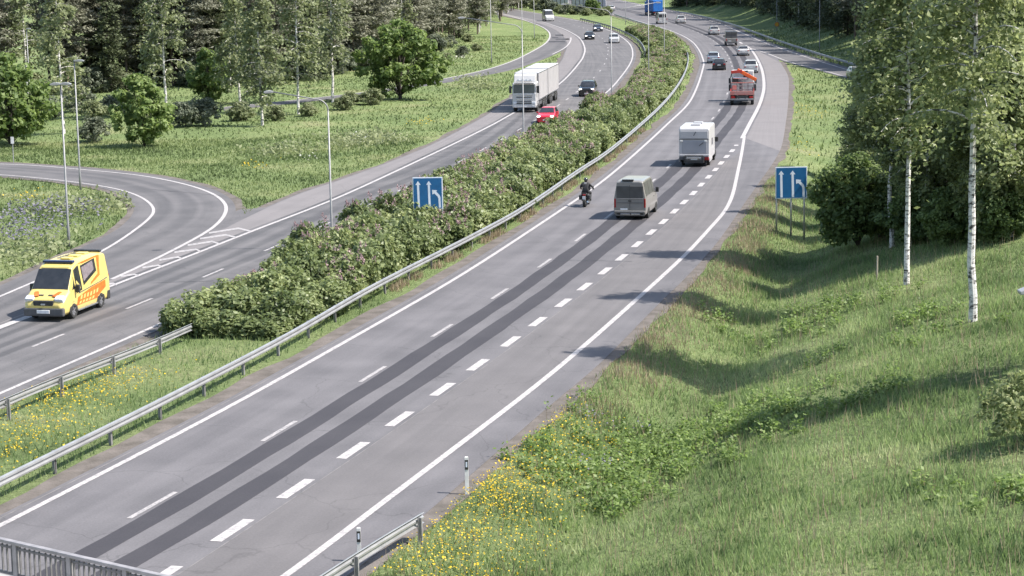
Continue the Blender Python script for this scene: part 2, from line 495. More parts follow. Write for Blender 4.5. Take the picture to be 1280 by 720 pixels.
XR = smooth(resample(ground_path(PX_XR), step=2.0), it=4)
OUT = smooth(resample(ground_path(PX_OUT), step=1.5), it=3)
INN = smooth(resample(ground_path(PX_IN), step=1.5), it=3)
OUTE = smooth(resample(ground_path(PX_OUTE), step=1.5), it=3)
INE = smooth(resample(ground_path(PX_INE), step=1.5), it=3)
L1E = offset(L1, -0.6)                  # asphalt edge left of the left line
LRTE = offset(LRT, -0.55)                # travel is towards the camera, its left is the median

# ------------------------------------------------------------------ terrain
RE_c = resample(RE, n=60)
RAMPR_c = resample(RAMPR, n=40)
def hnoise(x, y):
    z = 0
    for k, (fx, fy, ph, a) in enumerate([(.21, .13, .3, .5), (-.17, .29, 1.1, .4), (.47, .38, 2.2, .22), (.83, -.61, .7, .14), (1.6, 1.1, 3.1, .07), (-1.3, 1.9, 4.4, .06)]):
        z = z + a * np.sin(fx * x + fy * y + ph + 0.8 * np.sin(.11 * x * (k + 1) + ph))
    return z
ROADPOLY = []
def road_poly(A, B, n=70):
    a, b = resample(A, n=n), resample(B, n=n)
    ROADPOLY.append(np.vstack([a[:, :2], b[::-1, :2]]))
road_poly(L1E, np.vstack([RE, RAMPR[::-1][np.argmax(RAMPR[::-1][:, 0] < 55):]]))
road_poly(LSH, LRTE)
road_poly(XL, XR)
road_poly(OUTE, INE)
road_poly(RAMPL, RAMPR[np.argmax(RAMPR[:, 0] > RAMPL[0, 0]):])
def on_road(P):
    m = np.zeros(len(P), bool)
    for q in ROADPOLY: m |= inpoly(P, q)
    return m
ROADLINES = [resample(q, n=70) for q in (L1E, RE, LSH, LRTE, XL, XR, OUTE, INE, RAMPL, RAMPR)]
def road_dist(P):
    best = np.full(len(P), 1e9)
    for q in ROADLINES:
        d, _ = sdist(P, q)
        best = np.minimum(best, np.abs(d))
    return best
def terrain_pts(P):
    P = np.atleast_2d(np.asarray(P, float))
    x, y = P[:, 0], P[:, 1]
    d, _ = sdist(P, RE_c)
    right = (d > 0) & (x > RE_c[0, 0] - 40)
    fade = 1 - sstep(112, 165, y)
    dd = np.maximum(d, 0)
    ditch = -0.95 * sstep(0.9, 4.4, dd) * (1 - 0.55 * (1 - sstep(48, 75, y))) * (1 - sstep(150, 200, y))
    rise = 0.35 * np.maximum(dd - 5.0, 0)
    rise = 7.2 * (1 - np.exp(-rise / 7.2 * 1.08)) * fade
    rise = rise * (0.94 + 0.06 * np.sin(y * 0.19 + 1.0))
    w = sstep(0.6, 2.0, dd)
    z = np.where(right, ditch + rise, 0.0)
    # bank behind the far slip road
    d2, _ = sdist(P, RAMPR_c)
    b2 = (d2 < 0) & (y > 170) & (x > 20)
    z = np.where(b2, z + 3.2 * sstep(4.5, 16, -d2), z)
    # left of everything: very gentle meadow, rising to the wood
    rd = road_dist(P)
    onr = on_road(P)
    off = sstep(0.8, 3.5, rd) * (~onr)
    z = z * np.where(right & (d < 2), w, 1)
    z = z + 0.16 * hnoise(x, y) * off * np.where(right, 0.8, 1.0)
    # median sinks a little
    z = np.where(onr, 0.0, z)
    return z - 0.06
def terrain(x, y): return float(terrain_pts([[x, y]])[0])
def hit(px, py):
    """where the ray through a pixel meets the terrain"""
    d = ray(px, py)
    lo, hi = None, None
    Y = np.concatenate([np.arange(25, 200, 0.5), np.arange(200, 800, 3.0)])
    t = Y / d[1]
    pts = np.stack([d[0] * t, d[1] * t], 1)
    z = CAMH + d[2] * t
    tz = terrain_pts(pts)
    i = int(np.argmax(z < tz))
    a = (z[i - 1] - tz[i - 1]); b = (tz[i] - z[i])
    k = a / (a + b + 1e-9)
    p = pts[i - 1] * (1 - k) + pts[i] * k
    return np.array([p[0], p[1], terrain(*p)])
def onground(p): return np.array([p[0], p[1], terrain(p[0], p[1])])

ys = np.concatenate([np.arange(8, 30, 2.0), np.arange(30, 135, 0.8), np.arange(135, 260, 1.6), np.arange(260, 480, 4), np.arange(480, 900, 14), np.geomspace(900, 3000, 8)])
xs = np.concatenate([-np.geomspace(1500, 110, 10), np.arange(-105, -48, 2.2), np.arange(-48, 48, 0.8), np.arange(48, 110, 2.2), np.geomspace(112, 1500, 10)])
GX, GY = np.meshgrid(xs, ys)
gp = np.stack([GX.ravel(), GY.ravel()], 1)
gz_ = terrain_pts(gp)
nx, ny = len(xs), len(ys)
idx = np.arange(nx * ny).reshape(ny, nx)
quads = np.stack([idx[:-1, :-1].ravel(), idx[:-1, 1:].ravel(), idx[1:, 1:].ravel(), idx[1:, :-1].ravel()], 1)
def np_mesh(name, V, F, mat=None, smooth_=True, rnd=None):
    me = bpy.data.meshes.new(name)
    k = F.shape[1]
    me.vertices.add(len(V)); me.vertices.foreach_set('co', np.ascontiguousarray(V, np.float32).ravel())
    me.loops.add(F.size); me.loops.foreach_set('vertex_index', np.ascontiguousarray(F, np.int32).ravel())
    me.polygons.add(len(F)); me.polygons.foreach_set('loop_start', np.arange(0, F.size, k, dtype=np.int32))
    me.polygons.foreach_set('use_smooth', np.full(len(F), smooth_))
    if rnd is not None:
        a = me.attributes.new('rnd', 'FLOAT', 'POINT'); a.data.foreach_set('value', np.ascontiguousarray(rnd, np.float32))
    me.update(calc_edges=True)
    if mat: me.materials.append(mat)
    return me
GZ = gz_.reshape(ny, nx)
def terrain_pts(P):
    P = np.atleast_2d(np.asarray(P, float))
    i = np.clip(np.searchsorted(xs, P[:, 0]) - 1, 0, nx - 2); j = np.clip(np.searchsorted(ys, P[:, 1]) - 1, 0, ny - 2)
    u = np.clip((P[:, 0] - xs[i]) / (xs[i + 1] - xs[i]), 0, 1); v = np.clip((P[:, 1] - ys[j]) / (ys[j + 1] - ys[j]), 0, 1)
    return (GZ[j, i] * (1 - u) + GZ[j, i + 1] * u) * (1 - v) + (GZ[j + 1, i] * (1 - u) + GZ[j + 1, i + 1] * u) * v
M_GROUND = groundmat('meadow soil and grass')
g = bpy.data.objects.new('ground', np_mesh('ground', np.column_stack([gp, gz_]), quads, M_GROUND))
COL.objects.link(g)
tag(g, 'grass covered ground around the roads', kind='structure')

# ------------------------------------------------------------------ road surfaces and paint
M_ASPH = asphaltmat('worn grey asphalt', (0.082, 0.078, 0.083), (0.132, 0.125, 0.131), 0.16, ((2.6, .55), (4.4, .55)), crack=0.25)
M_ASPHL = asphaltmat('worn grey asphalt with dark wheel tracks', (0.126, 0.119, 0.121), (0.062, 0.060, 0.063), 0.34, ((1.5, .6), (3.3, .6), (5.2, .6), (7.0, .6)), crack=0.25)
M_LOOP = asphaltmat('ramp asphalt', (0.120, 0.113, 0.115), (0.070, 0.067, 0.070), 0.25, ((3.2, .7), (5.2, .7)), crack=0.2)
M_PATCH = asphaltmat('dark rut repair asphalt', (0.030, 0.028, 0.033), (0.046, 0.043, 0.048))
M_SHOULD = asphaltmat('pale shoulder asphalt', (0.135, 0.125, 0.126), (0.172, 0.158, 0.159), crack=0.2)
M_GRAVEL = pm('brown grey gravel', (0.135, 0.118, 0.108), (0.085, 0.075, 0.066), 1.2, 0.95, bump=0.8, bscale=9, spec=0.2)
M_PAINT = paintmat('white road paint', (0.375, 0.35, 0.345), 0.40)
M_PAINT2 = paintmat('worn white road paint', (0.355, 0.33, 0.325), 0.45)

def ribbon(name, A, B, z, mat, parent=None, n=None, skirt=0.0, step=3.0, cross=2):
    L = max(arclen(A)[-1], arclen(B)[-1])
    n = n or max(3, int(L / step))
    a, b = resample(A, n=n), resample(B, n=n)
    V, UV, F = [], [], []
    s = arclen(a)
    rows = cross + 1 + (2 if skirt else 0)
    for i in range(n):
        w = np.linalg.norm(b[i, :2] - a[i, :2])
        if skirt:
            V.append((a[i, 0], a[i, 1], z - skirt)); UV.append((0, s[i]))
        for k in range(cross + 1):
            q = a[i] * (1 - k / cross) + b[i] * (k / cross)
            V.append((q[0], q[1], z)); UV.append((w * k / cross, s[i]))
        if skirt:
            V.append((b[i, 0], b[i, 1], z - skirt)); UV.append((w, s[i]))
    for i in range(n - 1):
        for k in range(rows - 1):
            p = i * rows + k
            F.append((p, p + 1, p + rows + 1, p + rows))
    me = bpy.data.meshes.new(name)
    me.from_pydata(V, [], F)
    uvl = me.uv_layers.new(name='UVMap')
    vi = np.zeros(len(me.loops), np.int32); me.loops.foreach_get('vertex_index', vi)
    uvl.data.foreach_set('uv', np.array(UV, np.float32)[vi].ravel())
    bm = bmesh.new(); bm.from_mesh(me)
    for f in bm.faces:
        if f.normal.z < -0.2: f.normal_flip()
    bm.to_mesh(me); bm.free()
    me.materials.append(mat)
    o = bpy.data.objects.new(name, me)
    link(o, parent)
    return o
def struct(o, label): return tag(o, label, kind='structure')
RIGHT_EDGE = np.vstack([RE[arclen(RE) < arclen(RE)[-1] - 2], RAMPL[0:1] * 0 + at(975, 77), at(962, 69), at(946, 63.5)])
main_far = RAMPR[:, 0] < 200
# the right boundary of the through carriageway: shoulder edge, then along the slip road's line into the distance
RAMPR_rev = RAMPR[::-1]
ks = int(np.argmin(np.linalg.norm(RAMPR_rev[:, :2] - at(946, 49)[:2], axis=1)))
RB = np.vstack([RE[:-2], [at(972, 73)], [at(955, 63)], [offset(RAMPR_rev, 1.2)[ks + 4]], offset(RAMPR_rev, 1.4)[ks + 6:]])
road_r = struct(ribbon('road', L1E, RB, 0.0, M_ASPH, n=300, skirt=0.1, cross=6), 'carriageway leading away with dark repaired ruts')
road_l = struct(ribbon('road', LSH, LRTE, 0.0, M_ASPHL, n=280, skirt=0.1, cross=4), 'oncoming carriageway with a pale shoulder')
ramp_x = struct(ribbon('road', XL, XR, -0.005, M_LOOP, n=160, skirt=0.1), 'exit ramp curving off behind the white truck')
ramp_l = struct(ribbon('road', OUTE, INE, -0.005, M_LOOP, n=140, skirt=0.1, cross=4), 'loop ramp curving round the flowery grass')
krr = int(np.argmin(np.linalg.norm(RAMPR[:, :2] - at(940, 46.5)[:2], axis=1)))
ramp_r = struct(ribbon('road', offset(RAMPR, -1.2)[krr:], offset(RAMPL, 0.5), -0.005, M_LOOP, n=90, skirt=0.1), 'slip road passing behind the birches')
# shoulders of other asphalt and gravel verges, children of their roads
shl = ribbon("shoulder", offset(LSH, -0.15), offset(LL, 0.45), 0.004, M_SHOULD, road_l, n=280)
k0 = int(np.argmin(np.linalg.norm(LL[:, :2] - at(735, 75)[:2], axis=1)))
shr_a = RL2
s_re = arclen(RE)
i0 = int(np.argmin(np.linalg.norm(RE[:, :2] - at(978, 180)[:2], axis=1)))
ribbon('shoulder', offset(RL2, 0.35)[:-3], RE[i0 - 4:-2], 0.004, M_SHOULD, road_r, n=60)
rs = np.random.RandomState(5)
def verge(parent, P, d0, d1, jit=0.22):
    A = offset(P, d0); B = offset(P, d1)
    B[:, :2] += rs.normal(0, jit, (len(B), 1)) * normals2(B)
    B = smooth(B, it=1)
    return ribbon('gravel_verge', A, B, -0.02, M_GRAVEL, parent, n=len(P), skirt=0.04)
verge(road_r, L1E, 0.15, -0.75)
verge(road_r, RE, -0.2, 0.55)
verge(road_l, LRTE, 0.15, -0.7)
verge(road_l, LSH, -0.15, 0.5)
verge(ramp_l, INE, -0.2, 0.5, 0.15)
verge(ramp_l, OUTE, 0.15, -0.6, 0.15)

def line(name, P, w, z, mat, parent, step=2.0):
    return ribbon(name, offset(P, -w / 2), offset(P, w / 2), z, mat, parent, n=max(4, int(arclen(P)[-1] / step)), cross=1)
def dashes(name, P, centers, length, w, z, mat, parent):
    for c in centers:
        s0 = nearest_s(P, c)
        q = np.array([sample_at(P, s0 + t)[0] for t in np.linspace(-length / 2, length / 2, 4)])
        if np.linalg.norm(q[-1] - q[0]) < 0.3: continue
        ribbon(name, offset(q, -w / 2), offset(q, w / 2), z, mat, parent, n=4, cross=1)
ZP = 0.009
line('edge_line', L1, 0.22, ZP, M_PAINT, road_r)
line('edge_line', RL, 0.24, ZP, M_PAINT, road_r, 1.5)
line('edge_line', RL2, 0.36, ZP + .004, M_PAINT, road_r)
DASHf = resample(DASH, step=0.4); BIGf = resample(BIG, step=0.3); LDf = resample(LD, step=0.4)
s0 = nearest_s(DASHf, at(193.3, 630.9))
cs = [at(x, y) for x, y in [(193.3, 630.9), (348.8, 539.1), (465.1, 468.4), (553, 412.9), (625.5, 366.8), (680.9, 329), (725, 297.4), (761, 269.9), (790.5, 247.5), (816.3, 226.3), (836, 208), (852, 190.5), (868, 174), (880, 160), (891, 147.8), (899, 137.9), (905, 127), (909.5, 117), (913, 107), (915, 97.5), (915.6, 88.8), (914.6, 82.9), (913.5, 77.8), (911.6, 73.4), (909.6, 69.1), (906.6, 65), (903.8, 61.3), (900.6, 57.8), (896.3, 54.4), (892.3, 51.3), (888.1, 48.5), (883, 46), (878, 43.5), (872.8, 41), (866.9, 38.4), (861, 36.3), (853, 33.3), (845, 30.6), (836, 27.9), (826, 25)]]
dashes('lane_dash', DASHf, cs, 3.1, 0.17, ZP, M_PAINT2, road_r)
dashes('merge_dash', BIGf, [at(x, y) for x, y in PX_BIG[1:]], 2.35, 0.36, ZP, M_PAINT, road_r)
line('edge_line', RAMPR, 0.26, ZP, M_PAINT, ramp_r, 3)
line('edge_line', RAMPL, 0.22, ZP, M_PAINT, ramp_r, 3)
for x, y in [(926, 53.5), (919.5, 50)]:
    P_ = np.array([at(x - 1.6, y - 1.0), at(x, y), at(x + 1.6, y + 1.1)])
    line('merge_dash', P_, 0.4, ZP, M_PAINT, road_r, 0.5)
iL = int(np.argmin(np.linalg.norm(LL[:, :2] - at(127.5, 363)[:2], axis=1)))
line('edge_line', LL[:iL + 2], 0.24, ZP, M_PAINT, road_l)
line('edge_line', LRT, 0.2, ZP, M_PAINT, road_l)
csl = [at(x, y) for x, y in [(59, 426), (173.4, 380), (265.4, 341.9), (341.5, 309), (405, 281.5), (458, 257.6), (503.6, 236), (542.7, 217.5), (577, 200.8), (604.6, 186.4), (628.5, 173.3), (649, 162), (668, 151), (683, 141), (696, 132), (709, 124), (722, 114.5), (733, 105.5), (742.5, 97), (749, 88.5), (755.5, 80), (758.3, 73.5), (759.8, 68), (760.2, 63.5), (760, 59.5), (758.6, 55.5), (756, 51.5), (753, 48), (748.8, 45), (744, 42), (740, 39.6), (735, 37.2), (729.4, 35), (723.8, 33), (718, 31.2), (712, 29.6), (706, 28.2), (700, 27)]]
dashes('lane_dash', LDf, csl, 3.0, 0.16, ZP, M_PAINT2, road_l)
LLf = resample(LL, step=0.4)
dashes('merge_dash', LLf, [at(14, 403.5), at(-60, 432)], 3.4, 0.42, ZP, M_PAINT, road_l)
line('edge_line', OUT[:int(np.argmin(np.linalg.norm(OUT[:, :2] - at(128, 354)[:2], axis=1)))], 0.24, ZP, M_PAINT, ramp_l, 1.0)
line('edge_line', INN, 0.2, ZP, M_PAINT, ramp_l, 1.0)
line('edge_line', XL, 0.3, ZP, M_PAINT, ramp_x)
kx = int(np.argmin(np.linalg.norm(XR[:, :2] - at(716, 46)[:2], axis=1)))
kx2 = int(np.argmin(np.linalg.norm(XR[:, :2] - at(690, 69)[:2], axis=1)))
line('edge_line', offset(XR, 0.4)[kx + 2:kx2], 0.25, ZP + 0.004, M_PAINT, ramp_x)
chev = [((1045, 45), (1193, 21), (1256, 37)), ((1000, 73), (1130, 54), (1180, 67)), ((938, 106), (1060, 87), (1098, 100)), ((872, 141), (980, 126), (1005, 138)), ((797, 180), (890, 165), (912, 175)), ((712, 218), (790, 206), (812, 214)), ((604, 262), (672, 251), (695, 259)), ((515, 306), (566, 296), (583, 304))]
gm = MB(); gm.add([at(x, y, -0.01) for x, y in [(225, 312), (250, 296), (270, 283), (285, 268), (300, 262), (345, 258), (330, 285), (240, 322)]], [tuple(range(8))])
gm.build('gore_paving', M_LOOP, ramp_l)
for tri in chev:
    mb = MB()
    a, b_, c = [np.array((x / 4, 280 + y / 4)) for x, y in tri]
    t = np.array([0, 1.05])
    P = [at(*(q - t), ZP + .004) for q in (a, b_, c)] + [at(*(q + t), ZP + .004) for q in (a, b_, c)]
    mb.add(P, [(0, 3, 4, 1), (1, 4, 5, 2)])
    mb.build('chevron_bar', M_PAINT2, ramp_l)
# rut repairs on the slow lane: two dark strips
def rutpath(pxs): return smooth(resample(ground_path(pxs), step=2), it=4)
n_r = 240
Dn, Bn = resample(DASH, n=n_r), None
lane_w = 3.7
for d0, d1 in ((0.22, 1.08), (1.74, 2.6)):
    P = DASH.copy()
    A = offset(P, d0); B = offset(P, d1)
    A[:, :2] += (0.03 * np.sin(np.arange(len(A)) * 1.7) + rs.normal(0, 0.012, len(A)))[:, None] * normals2(A)
    B[:, :2] += (0.03 * np.sin(np.arange(len(B)) * 1.3) + rs.normal(0, 0.012, len(B)))[:, None] * normals2(B)
    ribbon('rut_patch', A, B, 0.004, M_PATCH, road_r, n=len(P), cross=1)

# the merging lane was laid later: a browner surface with a pale seam
M_LANE3 = asphaltmat('brownish merging lane asphalt', (0.092, 0.086, 0.088), (0.132, 0.123, 0.125), crack=0.2)
nb_ = 150
ribbon('merging_lane', offset(BIG, 0.34)[:-14], resample(offset(RL, -0.02)[:-9], n=nb_), 0.004, M_LANE3, road_r, n=nb_, cross=3)
M_SEAM = pm('pale sealed seam', (0.17, 0.16, 0.158), (0.10, 0.095, 0.094), 2.0, 0.8)
line('seam', offset(BIG, 0.36)[:-14], 0.035, 0.0085, M_SEAM, road_r, 1.0)
line('seam', offset(L1, -0.42), 0.05, 0.004, M_SEAM, road_r, 1.5)
# cross cracks filled with bitumen, and small dark patches
M_TAR = pm('bitumen crack filling', (0.022, 0.021, 0.022), (0.045, 0.043, 0.043), 3, 0.5)
rt_ = np.random.RandomState(9)
def crack(pa, pb, parent, w=0.05):
    A, B = at(*pa), at(*pb)
    t = np.linspace(0, 1, 14)[:, None]
    P = A * (1 - t) + B * t
    P[1:-1, :2] += rt_.normal(0, 0.10, (12, 2))
    line('crack_seal', P, w, 0.0125, M_TAR, parent, 0.4)
for pa, pb, par in [((690, 325), (790, 327), road_r), ((812, 236), (905, 238), road_r), ((850, 196), (925, 199), road_r), ((188, 354), (268, 351), road_l), ((180, 236), (280, 245), ramp_l)]:
    crack(pa, pb, par)
for (x, y, w_, h_) in [(699, 44, 1.6, 7), (696, 52, 3.0, 6), (703, 49, 2.6, 5), (694, 47, 1.2, 6)]:
    c_ = at(x, y); mb = MB(); mb.add([(c_[0] - w_ / 2, c_[1] - h_ / 2, 0.004), (c_[0] + w_ / 2, c_[1] - h_ / 2, 0.004), (c_[0] + w_ / 2, c_[1] + h_ / 2, 0.004), (c_[0] - w_ / 2, c_[1] + h_ / 2, 0.004)], [(0, 1, 2, 3)])
    mb.build('asphalt_patch', M_PATCH, ramp_x)
for (x, y, w_, h_) in [(935, 51, 1.8, 5), (975, 66, 2.6, 6), (958, 58, 2.0, 4)]:
    c_ = at(x, y); mb = MB(); mb.add([(c_[0] - w_ / 2, c_[1] - h_ / 2, 0.004), (c_[0] + w_ / 2, c_[1] - h_ / 2 - 1, 0.004), (c_[0] + w_ / 2, c_[1] + h_ / 2 - 1, 0.004), (c_[0] - w_ / 2, c_[1] + h_ / 2, 0.004)], [(0, 1, 2, 3)])
    mb.build('asphalt_patch', M_PATCH, ramp_r)
# ------------------------------------------------------------------ steelwork
M_GALV = pm('galvanised steel', (0.38, 0.38, 0.385), (0.30, 0.30, 0.305), 1.5, 0.42, 0.55, bump=0.1)
M_GALVD = pm('weathered galvanised posts', (0.27, 0.265, 0.27), (0.17, 0.16, 0.155), 3, 0.6, 0.3)
M_POLE = pm('grey painted lamp column', (0.25, 0.25, 0.255), (0.19, 0.19, 0.195), 2, 0.5, 0.3)
M_LAMP = pm('lamp housing', (0.32, 0.32, 0.33), (0.26, 0.26, 0.27), 4, 0.45, 0.2)
M_GLASSL = pm('lamp glass', (0.55, 0.56, 0.56), (0.45, 0.46, 0.47), 9, 0.15)
M_CONC = pm('pale concrete', (0.36, 0.35, 0.345), (0.25, 0.245, 0.24), 2, 0.9, bump=0.3)
M_RAIL = pm('bridge rail steel', (0.17, 0.165, 0.17), (0.11, 0.105, 0.11), 4, 0.55, 0.3)
M_RAILT = pm('bridge handrail steel', (0.33, 0.31, 0.315), (0.22, 0.21, 0.215), 4, 0.5, 0.3)
M_BLUE = pm('blue sign sheeting', (0.006, 0.085, 0.22), (0.008, 0.10, 0.25), 3, 0.45)
M_WHITE = pm('white sign sheeting', (0.62, 0.66, 0.74), (0.55, 0.60, 0.68), 3, 0.45)
M_BLACK = pm('black plastic', (0.015, 0.015, 0.016), (0.03, 0.03, 0.03), 6, 0.5)
M_WPL = pm('white post plastic', (0.68, 0.67, 0.66), (0.55, 0.54, 0.52), 4, 0.55)
M_WOOD = pm('grey weathered wood', (0.33, 0.29, 0.24), (0.22, 0.19, 0.16), 5, 0.9, stretch=(8, 8, 1))
M_YEL = pm('yellow sign sheeting', (0.55, 0.30, 0.02), (0.50, 0.26, 0.02), 4, 0.5)
M_RED = pm('red sign rim', (0.45, 0.03, 0.02), (0.38, 0.03, 0.02), 4, 0.5)

def guardrail(P, label, side=1, spacing=4.0, ztop=0.75, post=True):
    """W-beam rail on posts; side is where the road lies relative to the direction of P"""
    root = empty('guardrail', (P[0, 0], P[0, 1], 0.0), 0, label, 'guardrail', 'steel guardrails beside the carriageways')
    org = np.array([P[0, 0], P[0, 1], 0.0])
    P = resample(P, step=1.3)
    prof = [(0.0, 0.0), (0.075, -0.03), (0.085, -0.09), (0.015, -0.135), (0.015, -0.175), (0.085, -0.22), (0.075, -0.28), (0.0, -0.31), (-0.012, -0.30), (0.06, -0.275), (0.07, -0.225), (0.0, -0.18), (0.0, -0.13), (0.07, -0.085), (0.06, -0.035), (-0.012, -0.012)]
    N2 = normals2(P)
    V, F = [], []
    k = len(prof)
    for i in range(len(P)):
        for a, b in prof:
            q = P[i, :2] + N2[i] * a * side
            V.append((q[0] - org[0], q[1] - org[1], ztop + b))
    for i in range(len(P) - 1):
        for j in range(k):
            j2 = (j + 1) % k
            F.append((i * k + j, i * k + j2, (i + 1) * k + j2, (i + 1) * k + j))
    mb = MB(); mb.add(V, F); mb.build('rail', M_GALV, root)
    pm_ = MB().box((0, 0, (ztop - 0.04) / 2 - 0.25), (0.11, 0.06, ztop - 0.04 + 0.5)).box((0.045, 0, (ztop - 0.04) / 2 - 0.25), (0.02, 0.12, ztop - 0.04 + 0.5)).mesh('post', M_GALVD)
    S = arclen(P)[-1]
    for s in np.arange(1.0, S, spacing):
        q, h = sample_at(P, s)
        nrm = np.array([math.sin(h), -math.cos(h)])
        q2 = q[:2] - nrm * 0.09 * side - org[:2]
        inst('post', pm_, root, (q2[0], q2[1], 0), math.atan2(nrm[1] * side, nrm[0] * side))
    return root
def railpath(pxs, z=0.75): 
    P = np.array([at(x, y, z) for x, y in spline(pxs, 8)])
    P[:, 2] = 0
    return smooth(resample(P, step=1.5), it=6)
G1 = railpath([(-120, 655), (0, 595.5), (155.6, 520), (249, 473), (360, 415.6), (460, 358), (575, 300), (650, 260), (720, 213), (760, 187), (807, 148), (832, 124), (849, 102), (858, 84), (860, 70), (858, 62)])
guardrail(G1, 'long guardrail between the lilac hedge and the carriageway leading away', 1)
G2 = railpath([(-80, 536), (0, 500), (40, 482), (89, 464), (133, 447), (187, 427.5), (240, 404)])
guardrail(G2, 'short guardrail between yellow flowers and the oncoming carriageway', -1)
G3 = railpath([(330, 765), (404, 719), (447.5, 687.5), (500.6, 656), (530, 640)])
G3z = G3
guardrail(G3, 'guardrail ending in the grass by two reflector posts', -1)
G4 = railpath([(845, 13.5), (865, 17), (890, 22.5), (920, 31), (940, 38), (965, 47), (990, 55.3), (1032, 68.5), (1100, 88)])
guardrail(G4, 'guardrail along the slip road below the dark wood', 1)
G5 = railpath([(725, 22.5), (740, 26), (762, 31.8), (785, 41), (799, 50.5), (805.5, 60), (806, 66)])
guardrail(G5, 'guardrail at the bend of the oncoming carriageway', -1)
G6 = railpath([(768, 17.2), (791, 24.5), (816.6, 32), (828, 35.5)])
guardrail(G6, 'short guardrail beside the blue truck', 1)

# bridge parapet that crosses over the road by the camera
def bridge():
    zt = 6.2
    A, B = at(-120, 645, zt), at(360, 754, zt)
    d = (B - A)[:2]; L = np.linalg.norm(d); d /= L
    rz = math.atan2(d[1], d[0])
    root = empty('bridge', (A[0], A[1], 0), rz, 'concrete bridge edge with a steel baluster railing above the road', 'bridge')
    MB().box((L / 2, 0, zt - 0.03), (L, 0.11, 0.06)).build('handrail', M_RAILT, root, 0.01)
    MB().box((L / 2, 0, zt - 0.13), (L, 0.03, 0.04)).build('upper_bar', M_RAIL, root)
    MB().box((L / 2, 0, zt - 0.60), (L, 0.05, 0.05)).build('lower_bar', M_RAIL, root)
    bal = MB().box((0, 0, -0.34), (0.022, 0.035, 0.50)).mesh('baluster', M_RAIL)
    pst = MB().box((0, 0, -0.42), (0.10, 0.09, 0.76)).box((0.0, 0, -0.72), (0.18, 0.16, 0.03)).mesh('rail_post', M_RAILT)
    x = 0.3; i = 0
    while x < L - 0.2:
        inst('rail_post', pst, root, (x, 0, zt))
        for k in range(1, 11):
            inst('baluster', bal, root, (x + k * 0.125 + (0.02 if k > 5 else -0.02), 0, zt))
        x += 1.38
    MB().prism([(-0.22, zt - 0.74), (0.25, zt - 0.76), (0.25, zt - 1.3), (-0.30, zt - 1.3)], 'x', 0, L).build('edge_beam', M_CONC, root, 0.02)
    MB().box((L / 2, -3.1, zt - 1.12), (L, 5.5, 0.34)).build('deck', M_CONC, root)
    for px in (1.2, L - 0.6):
        MB().box((px, -3.0, (zt - 1.3) / 2 - 0.2), (0.7, 4.6, zt - 1.3 + 0.4)).build('pier', M_CONC, root)
bridge()

# ------------------------------------------------------------------ lamp columns
def lamp(base, h, label, arms=(), r=0.066, head=0.5, group='street lamps along the roads', rise=0.9):
    """arms: list of (direction angle in the plan, length)"""
    root = empty('street_lamp', tuple(base), 0, label, 'street lamp', group)
    hs = h - (rise if arms else 0)
    MB().tube([(0, 0, -0.4), (0, 0, 1.2), (0, 0, 1.25), (0, 0, hs)], [r * 1.25, r * 1.2, r, r * 0.62], 10).build('pole', M_POLE, root, smooth_=True)
    MB().box((r * 1.1, 0, 0.75), (0.03, 0.09, 0.32)).build('service_door', M_LAMP, root)
    if not arms: arms_ = [(0.0, 0.0)]
    else: arms_ = arms
    for ang, ln in arms_:
        c, s = math.cos(ang), math.sin(ang)
        if ln > 0.3:
            pts = [(0, 0, hs - 0.1)]
            for t in np.linspace(0, math.pi / 2, 7):
                pts.append((c * rise * 0.9 * (1 - math.cos(t)), s * rise * 0.9 * (1 - math.cos(t)), hs + rise * 0.82 * math.sin(t)))
            pts.append((c * ln, s * ln, hs + rise + 0.1 * ln))
            MB().tube(pts, [r * 0.62] * 4 + [r * 0.5] * (len(pts) - 4), 8).build('arm', M_POLE, root, smooth_=True)
            ex, ez = ln, hs + rise + 0.1 * ln
        else:
            ex, ez = 0.0, h
        hb = MB()
        m = [(0.0, 0.05), (head * 0.5, 0.13), (head, 0.10), (head * 1.05, 0.02)]
        hb.prism([(0, -0.05)] + [(x, -0.06) for x in (head * 0.5, head * 1.02)] + [(head * 1.05, 0.01), (head * 0.8, 0.07), (head * 0.4, 0.09), (0, 0.05)], 'y', -0.13, 0.13)
        ho = hb.build('lamp_head', M_LAMP, root, 0.02)
        ho.location = (c * (ex - 0.02), s * (ex - 0.02), ez); ho.rotation_euler = (0, 0, ang)
        g_ = MB().box((head * 0.6, 0, -0.065), (head * 0.55, 0.18, 0.03)).build('lamp_glass', M_GLASSL, ho, 0.008)
    return root
def hgt(base, ypx):
    lo, hi = 1.0, 15.9
    for _ in range(40):
        m = (lo + hi) / 2
        if proj(base + np.array([0, 0, m]))[1] > ypx: lo = m
        else: hi = m
    return lo
def lamp_px(x, y, ytop, label, arms=(), zoff=0.0, **k):
    b = onground(at(x, y, 0)) 
    return lamp(b, hgt(b, ytop), label, arms, **k)
PI = math.pi
lamp_px(86.2, 307, 105, 'plain lamp column inside the loop nearest the ambulance', [(PI, 0.01), (0.0, 0.01)], head=0.6, rise=0)
lamp_px(100.7, 236, 76, 'plain lamp column at the inner edge of the loop bend', [(0.0, 0.01)], head=0.7, rise=0)
lamp_px(38, 128, 36, 'plain lamp column behind the broad round tree', [(0.0, 0.01)], rise=0)
lamp_px(415.5, 312, 120, 'lamp column with a long curved arm at the hedge end', [(PI + 0.12, 3.0)], rise=0.8)
lamp_px(655, 196, 28, 'lamp column with a long curved arm in front of the white truck', [(PI + 0.12, 4.6)], rise=0.9)
lamp_px(764.8, 132, 10, 'lamp column with two curved arms in the lilac hedge', [(PI + 0.1, 4.8), (0.05, 4.8)], rise=0.9)
lamp_px(811, 98, -14, 'slim lamp column in the hedge before the bend guardrail', [(PI, 4.2), (0, 4.2)])
